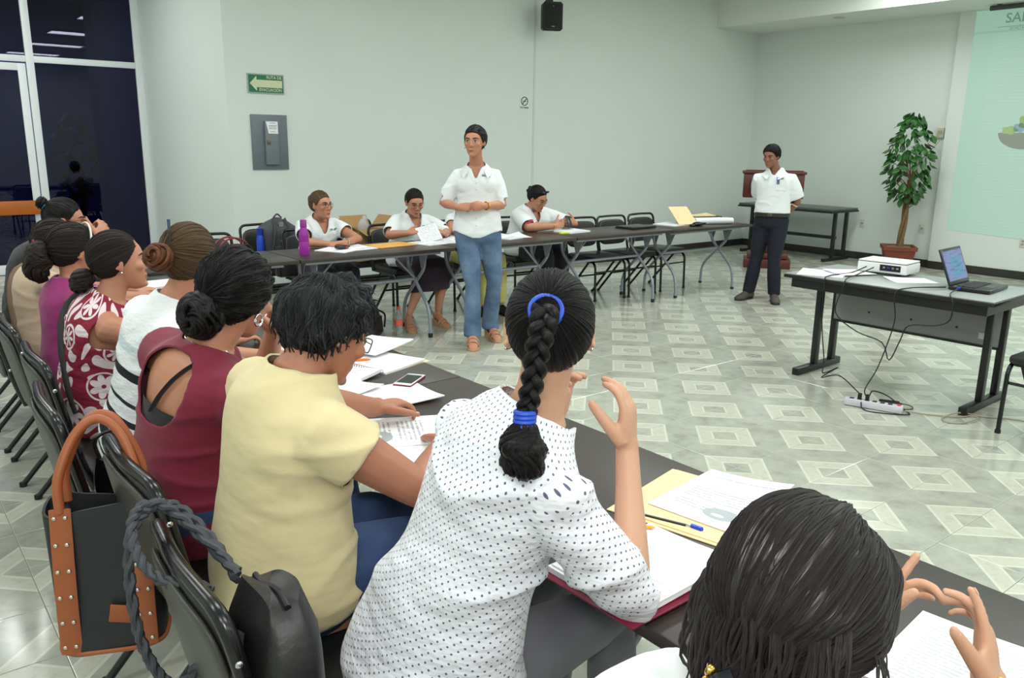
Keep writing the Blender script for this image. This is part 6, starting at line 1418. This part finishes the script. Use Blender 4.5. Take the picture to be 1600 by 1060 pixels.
mp = empty('held_phone', (5.565, 6.075, .835), .25, label='dark smartphone held by the woman with sunglasses on her head', cat='phone')
o = MB().box((0, 0, 0), (.068, .009, .135), Matrix.Rotation(-.6, 3, 'X') @ Matrix.Rotation(.3, 3, 'Y'), 0, .004).build('case', M_PENBLK, mp); MB().box((0, .0055, 0), (.060, .001, .12), None).build('screen', mat('phone_screen', (16, 17, 20), .08), mp).rotation_euler = (-.6, .3, 0)

# ---------- standing presenter
p = Person('standing woman in white short-sleeved shirt and light jeans speaking, hands clasped', (3.86, 5.29, .925), (3.875, 5.325, 1.415), (3.815, 5.265, 1.597), (-.80, -.60, .0), fp=(-.62, -.78, 0), fs=(-.62, -.78, 0), skin='tan', vox=.007, cvox=.009, slouch=.008, sw=.138, gt=lambda t: .95, bust=.036)
wd = V((-.78, .62, 0))
p.arm('L', (3.795, 5.10, 1.12), (-.78, .52, -.06), (.45, .80, -.1), elbow=(4.02, 5.175, 1.115), curl=(.62, .66, .7, .72, .3), spread=.0, hs=.92, thumb=.8); p.arm('R', (3.645, 5.255, 1.105), (.66, -.62, .06), (.3, .6, -.3), elbow=(3.665, 5.475, 1.125), curl=(.8, .85, .9, .9, .4), spread=.0, hs=.92, thumb=1.0)
p.leg('R', (3.765, 5.215, .505), (3.755, 5.205, .155), (-.55, -.83, -.42)); p.leg('L', (3.985, 5.225, .505), (4.035, 5.34, .155), (-.25, -.95, -.42))
p.make_body(); p.face(); p.nails(); p.shirt(M_WHITE, 'white_shirt', infl=.010, hem=-.10, sleeve=.195, sl_loose=.014, neck=vneck(.125, .05), loose=lambda t: .004+.012*max(0, .35-t), wrinkle=.003, bot=lambda t, x, y: t > -.10-.06*np.cos(np.clip(np.abs(x)/.19, 0, 1)*PI*.9))
p.collar(M_WHITE, open_=.75); logo(p)
for t in (.70, .60, .40, .28, .16, .04):
    la, de, ta = p.fr(t); hit, loc, nor, _ = p.shirt_o.ray_cast(p.pos(t)+de*.4-p.off, -de)
    if hit: MB().ell(loc+nor*.001, (.005, .005, .005), None, 8, 6).build('button', mat('button_white', (210, 212, 214), .3), p.root)
p.pants(M_JEANSL, 'jeans', infl=.008, cuff=.985, flare=[.95, .95, .98, 1.0, .95, .98, .95, 1.15, 1.45, 1.75], top=.15, ext=.085)
for sd in 'LR': sole_shoe(p, sd, M_STRAP, msole=M_WEDGE, name='wedge_sandal')
p.hair(M_HB, pole=(-.1, -.93, -.1), thick=.018, na=100, nr=26, locks=160, lockr=.0024, hl=.0, epow=2.5); p.bun(M_HB, (.02, -.115, -.03), .032, 9); wrist_band(p, 'L', M_GOLD, .031, .006, .018, 'wristwatch')
p.add(MB().ell(p.w(.055, -.10, -.055), (.012, .010, .014), None, 8, 6), 'hair_flower', mat('hair_flower', (206, 150, 160), .5))
for sg in (-1, 1): p.add(MB().ell(p.ear(sg, -.045), (.004, .004, .010), None, 8, 6), 'earring', M_SLV)
# ---------- standing man
p = Person('standing man in white short-sleeved shirt and dark jeans, hands behind his back', (7.49, 5.055, .865), (7.515, 5.075, 1.335), (7.435, 5.085, 1.495), (-.97, -.12, -.22), fp=(-.90, -.43, 0), fs=(-.90, -.43, 0), sex='m', skin='deep', vox=.0075, cvox=.0095, slouch=.0, sc=.93, bust=0, sw=.168)
p.arm('L', (7.66, 5.05, .86), (.1, .8, -.3), (.8, -.3, 0), elbow=(7.665, 4.885, 1.04), curl=(.6, .6, .6, .6, .2)); p.arm('R', (7.68, 5.16, .86), (.0, -.8, -.2), (.8, -.2, 0), elbow=(7.60, 5.30, 1.04), curl=(.5, .5, .5, .5, .2))
p.leg('R', (7.43, 5.155, .47), (7.385, 5.19, .095), (-.95, .0, -.1)); p.leg('L', (7.46, 4.965, .47), (7.47, 4.935, .095), (-.72, -.66, -.1))
p.make_body(); p.face(lids=.4); p.shirt(M_WHITE, 'white_shirt', infl=.012, hem=.10, sleeve=.205, sl_loose=.03, neck=vneck(.06, .04), loose=lambda t: .014, wrinkle=.004); p.collar(M_WHITE, open_=.4, r=.075)
p.pants(M_JEANSD, 'jeans', infl=.010, cuff=.985, flare=[.96, .98, 1.05, 1.12, 1.1, 1.08, 1.1, 1.25, 1.5, 1.6], top=.13, ext=.035)
for sd in 'LR': sole_shoe(p, sd, mat('grey_suede', (72, 66, 58), .7, var=.15), msole=mat('shoe_sole', (52, 46, 40), .7), name='shoe', closed=True)
bl = MB(); rows = []
for dz in (-.02, .02):
    la, de, ta = p.fr(.07); a, b, o = p.pr(.07); rows.append([p.pos(.07)+ta*dz+de*o+la*(a+.024)*math.copysign(abs(math.cos(q))**.88, math.cos(q))+de*(b+.024)*math.copysign(abs(math.sin(q))**.88, math.sin(q)) for q in np.linspace(0, 2*PI, 41)[:-1]])
bl.loft(rows, cap=False); p.add(bl, 'belt', mat('belt_dark', (34, 30, 28), .45)); la, de, ta = p.fr(.07); a, b, o = p.pr(.07); p.add(MB().box(p.pos(.07)+de*(b+.026+o), (.012, .045, .036), Matrix((de, la, ta)).transposed(), 0, .003), 'buckle', mat('buckle_bronze', (90, 82, 70), .35, .7))
la, de, ta = p.fr(.74); hit, loc, nor, _ = p.shirt_o.ray_cast(p.pos(.70)+la*.08+de*.4-p.off, -de)
if hit:
    x = nrm(la-nor*la.dot(nor)); Mx = frame(loc+nor*.002, x, ta); MB().prism([(-.05, -.06), (.05, -.06), (.05, .05), (-.05, .05)], 0, .002, M=Mx).build('pocket', M_WHITE, p.root)
    for k, dx in enumerate((-.035, -.02)): MB().tube([Mx @ V((dx, .0, .005)), Mx @ V((dx-.004, .07, .006))], .005, 6).build('pocket_pen', M_PENBLU if k == 0 else M_PENBLK, p.root)
logo(p, 1, .80)
p.hair(M_HB, pole=(0, -.2, .98), thick=.017, na=90, nr=24, groove=.003, locks=160, lockr=.003, tuft=.004)
# ================================================================== bags hung on the chairs
# black tote with tan straps on the maroon woman's chair
tb = empty('tote_bag', (.408, 2.12, .375), math.radians(66), label='black tote bag with tan studded straps hung on a chair back', cat='bag')
M_TAN = mat('tan_leather', (156, 84, 46), .45, var=.12, bump=.15); M_TOTE = mat('tote_black', (30, 31, 34), .5, var=.15, bump=.35, bs=45); M_RIVET = mat('rivet', (206, 200, 186), .25, .9)
def totesec(t):
    """front (-x) and back outline of the bag at height fraction t: half length along y, half depth"""
    return .118+.014*t, (.07*(1-.55*t)+.01)
rings = []
for i in range(12):
    t = i/11; L, dpt = totesec(t); z = .37*t
    rings.append([V((-.075+dpt*math.copysign(abs(math.cos(a))**.55, math.cos(a))*(1+.06*math.sin(3*a+4*t)), L*math.copysign(abs(math.sin(a))**.6, math.sin(a)), z+.02*t*math.sin(2*a+.5)-.012*t*math.cos(a)**2)) for a in np.linspace(0, 2*PI, 37)[:-1]])
inner = [[V((-.075+(p.x+.075)*.88, p.y*.95, p.z)) for p in rings[-1]], [V((-.075+(p.x+.075)*.86, p.y*.93, p.z-.08)) for p in rings[-1]]]
MB().loft(rings+inner).build('body', M_TOTE, tb, angle=60)
MB().tube([V((-.075+(.081)*math.copysign(abs(math.cos(a))**.55, math.cos(a)), .120*math.copysign(abs(math.sin(a))**.6, math.sin(a)), .006)) for a in np.linspace(0, 2*PI, 41)[:-1]], .006, 6, closed=True).build('piping', M_TAN, tb)
for sy in (-1, 1):
    y = sy*.085
    st_ = MB().tube([(-.152, y, .01), (-.148, y, .12), (-.135, y, .24), (-.116, y, .37)], .024, 8, flat=.18, up=(0, 1, 0)).build('strap', M_TAN, tb)
    for k in range(6):
        for dy in (-.012, .012):
            z = .03+.064*k; MB().ell((-.1565+.27*z*z, y+dy, z), (.004, .0055, .0055), None, 8, 6).build('rivet', M_RIVET, st_)
hd = MB().tube(bez([(-.116, -.085, .36), (-.10, -.085, .44), (-.06, -.05, .53), (-.045, 0, .565), (-.06, .05, .53), (-.10, .085, .44), (-.116, .085, .36)], 40), .0115, 10).build('handle', M_TAN, tb)
MB().tube(bez([(-.045, -.085, .36), (-.03, -.085, .44), (-.015, -.04, .54), (-.01, 0, .565), (-.015, .04, .54), (-.03, .085, .44), (-.045, .085, .36)], 40), .0115, 10).build('handle', M_TAN, tb)
MB().box((-.150, -.03, .10), (.004, .05, .05), Matrix.Rotation(.2, 3, 'X') @ Matrix.Rotation(-.12, 3, 'Y'), 0, .002).build('leather_tag', M_TAN, tb)
# slouchy leather bag with braided cord on the yellow-shirted woman's chair
cbg = empty('braided_cord_bag', (.475, 1.25, .47), label='black leather bag with long braided cord handle hung between two chairs', cat='bag')
M_CORD = mat('grey_black_cord', (52, 54, 60), .6, var=.25, vs=60)
rings = []
for i in range(12):
    t = i/11; k = (1-.30*t)*(1-.25*max(0, .15-t)/.15)*(1 if t < .8 else 1-.35*(t-.8)/.2)
    rings.append([V((.075*k*math.copysign(abs(math.cos(a))**.7, math.cos(a))*(1+.10*math.sin(4*a+3*t)), .16*k*math.copysign(abs(math.sin(a))**.7, math.sin(a))*(1+.05*math.sin(3*a+5*t)), .38*t+.015*math.sin(2*a+2)*t)) for a in np.linspace(0, 2*PI, 33)[:-1]])
MB().loft(rings).build('body', M_LEATHER, cbg, angle=60)
for sy in (-1, 1): MB().tube(bez([(-.07, sy*.02, .33), (-.095, sy*.05, .22), (-.10, sy*.07, .08)], 14), .03, 8, flat=.22, up=(0, 1, 0)).build('flap_panel', M_LEATHER, cbg)
MB().tube(bez([(.0, -.07, .372), (.004, -.02, .378), (-.004, .03, .376), (.0, .07, .370)], 12), .006, 8).build('zip_edge', M_PENBLK, cbg)
for sy, z in ((1, .34), (1, .24)):
    MB().tube([(-.085+.0*a, .115+.022*math.cos(a), z+.022*math.sin(a)) for a in np.linspace(0, 2*PI, 20)[:-1]], .004, 7, closed=True).build('buckle_ring', M_RIVET, cbg)
    MB().box((-.088, .125, z-.04), (.012, .034, .075), None, 0, .004).build('buckle_tab', M_LEATHER, cbg); MB().ell((-.095, .125, z-.055), (.003, .006, .006), None, 8, 6).build('rivet', M_RIVET, cbg)
def braided(path, r, name, par, m):
    P = bez(path, 80); n = len(P)
    for k in range(3):
        pts = []
        for i, c in enumerate(P):
            ph = i*.55+k*2*PI/3; t = nrm(P[min(i+1, n-1)]-P[max(i-1, 0)]); u = nrm(t.cross(V((.9, .1, .3)))); v = t.cross(u); pts.append(c+u*r*.75*math.sin(ph)+v*r*.45*math.sin(2*ph))
        MB().tube(pts, r*.62, 7).build(name, m, par)
# loop over the chair top bar and a second hanging loop (coordinates relative to the bag)
braided([(-.075, .085, .36), (-.13, .16, .36), (-.155, .22, .385), (-.15, .28, .425), (-.115, .31, .445), (-.06, .30, .43), (-.03, .20, .39), (-.03, .08, .37)], .0105, 'cord_strand', cbg, M_CORD)
braided([(-.09, .10, .22), (-.12, .15, .15), (-.145, .19, .155), (-.165, .23, .22), (-.165, .27, .32), (-.145, .30, .41), (-.10, .295, .45), (-.055, .25, .41), (-.02, .10, .365)], .0105, 'cord_strand', cbg, M_CORD)
# small black bag on the seat gap behind the striped woman
sbg = empty('small_black_bag', (.53, 2.62, .4655), label='small shiny black bag on the chair behind the woman in maroon', cat='bag')
bagshape(.14, .12, .17).build('body', mat('patent_black', (14, 14, 16), .15), sbg); MB().tube(bez([(-.04, 0, .16), (-.05, 0, .24), (.03, .0, .25), (.04, 0, .16)], 14), .006, 6).build('handle', M_LEATHER, sbg)
# ================================================================== floor tiles
TA = 0.33492; TX0, TY0 = 4.021, 3.005
def tile_mat():
    t = NT('patterned_floor_tile'); p = t.sep(t.pos())
    u = t.math('DIVIDE', t.math('SUBTRACT', p[0], TX0), TA); v = t.math('DIVIDE', t.math('SUBTRACT', p[1], TY0), TA)
    a = t.math('MULTIPLY', t.math('ADD', u, v), .5); b = t.math('MULTIPLY', t.math('SUBTRACT', u, v), .5)
    da = t.math('ABSOLUTE', t.math('SUBTRACT', a, t.math('ROUND', a))); db = t.math('ABSOLUTE', t.math('SUBTRACT', b, t.math('ROUND', b)))
    m = t.math('MAXIMUM', da, db)
    nz = t.noise(t.pos(), 7, 6, .65); n2 = t.noise(t.pos(), 26, 5, .6); n3 = t.noise(t.pos(), 2.2, 3)
    veined = t.ramp(nz, [(.30, srgb(150, 151, 142)), (.46, srgb(170, 174, 161)), (.60, srgb(179, 182, 168)), (.72, srgb(189, 190, 177))])
    beige = t.ramp(n2, [(.3, srgb(191, 189, 172)), (.55, srgb(202, 203, 187)), (.75, srgb(199, 193, 178))])
    light = t.mix(n2, srgb(206, 210, 194), srgb(215, 218, 204))
    c = t.mix(t.math('LESS_THAN', m, .318), veined, light)
    c = t.mix(t.math('LESS_THAN', m, .290), c, beige)
    c = t.mix(t.math('LESS_THAN', m, .155), c, light)
    c = t.mix(t.math('LESS_THAN', m, .130), c, veined)
    # thin pale printed lines along the tile diagonals of the plain zones
    dl = t.math('LESS_THAN', t.math('ABSOLUTE', t.math('SUBTRACT', da, db)), .010)
    c = t.mix(t.math('MULTIPLY', dl, .55), c, light)
    c = t.mix(t.math('MULTIPLY', n3, .12), c, srgb(150, 140, 126))
    t.set(c, t.math('MULTIPLY_ADD', n2, .10, .09)); t.b.inputs['Specular IOR Level'].default_value = .62
    t.bump(t.noise(t.pos(), 3.0, 2), .02, .01); return t.m
M_TILE = tile_mat()
g = .0012; h = TA/2-g; cc = .002
tm = MB().add([(-h, -h, -.004), (h, -h, -.004), (h, h, -.004), (-h, h, -.004), (-h, -h, -cc*.4), (h, -h, -cc*.4), (h, h, -cc*.4), (-h, h, -cc*.4), (-h+cc, -h+cc, 0), (h-cc, -h+cc, 0), (h-cc, h-cc, 0), (-h+cc, h-cc, 0)],
    [(0, 1, 5, 4), (1, 2, 6, 5), (2, 3, 7, 6), (3, 0, 4, 7), (4, 5, 9, 8), (5, 6, 10, 9), (6, 7, 11, 10), (7, 4, 8, 11), (8, 9, 10, 11)])
tile_me = tm.mesh('floor_tile'); tile_me.materials.append(M_TILE)
bpy.context.view_layer.update(); dg = bpy.context.evaluated_depsgraph_get()
cand = []; rest = []
i0, i1 = math.ceil((XL-TX0)/TA), math.floor((XR-TX0)/TA); j0, j1 = math.ceil((YN-TY0)/TA), math.floor((YG+4.2-TY0)/TA)
cpos = V((0, 0, 1.6))
for i in range(i0, i1):
    for j in range(j0, j1):
        x, y = TX0+(i+.5)*TA, TY0+(j+.5)*TA
        if y > YB-.1 and x > X0-.05: continue
        d = V((x, y, 0))-cpos; zc = d.dot(CF); vis = 0
        if zc > .3:
            for ox in (-.3, 0, .3):
                for oy in (-.3, 0, .3):
                    q = V((x+ox*TA, y+oy*TA, 0)); dd = q-cpos; z2 = dd.dot(CF)
                    if z2 <= .1: continue
                    px, py = 800+1281*dd.dot(CR)/z2, 530-1281*dd.dot(CU)/z2
                    if not (0 <= px < 1600 and 0 <= py < 1060): continue
                    hit, loc, *_ = scene.ray_cast(dg, cpos, dd.normalized(), distance=dd.length-.05)
                    if not hit: vis += 1
        area = vis/9*(-d.z)/zc**3 if zc > .3 else 0
        (cand if area > 0 else rest).append((area, x, y))
cand.sort(reverse=True)
for a, x, y in cand[:300]:
    o = bpy.data.objects.new('floor_tile', tile_me); COL.objects.link(o); o.location = (x, y, 0); o.parent = floor
mb = MB()
for a, x, y in cand[300:]+rest: mb.add([(vx+x, vy+y, vz) for vx, vy, vz in tm.v], tm.f)
tag(mb.build('floor_tiles', M_TILE, floor, smooth=False), kind='stuff')
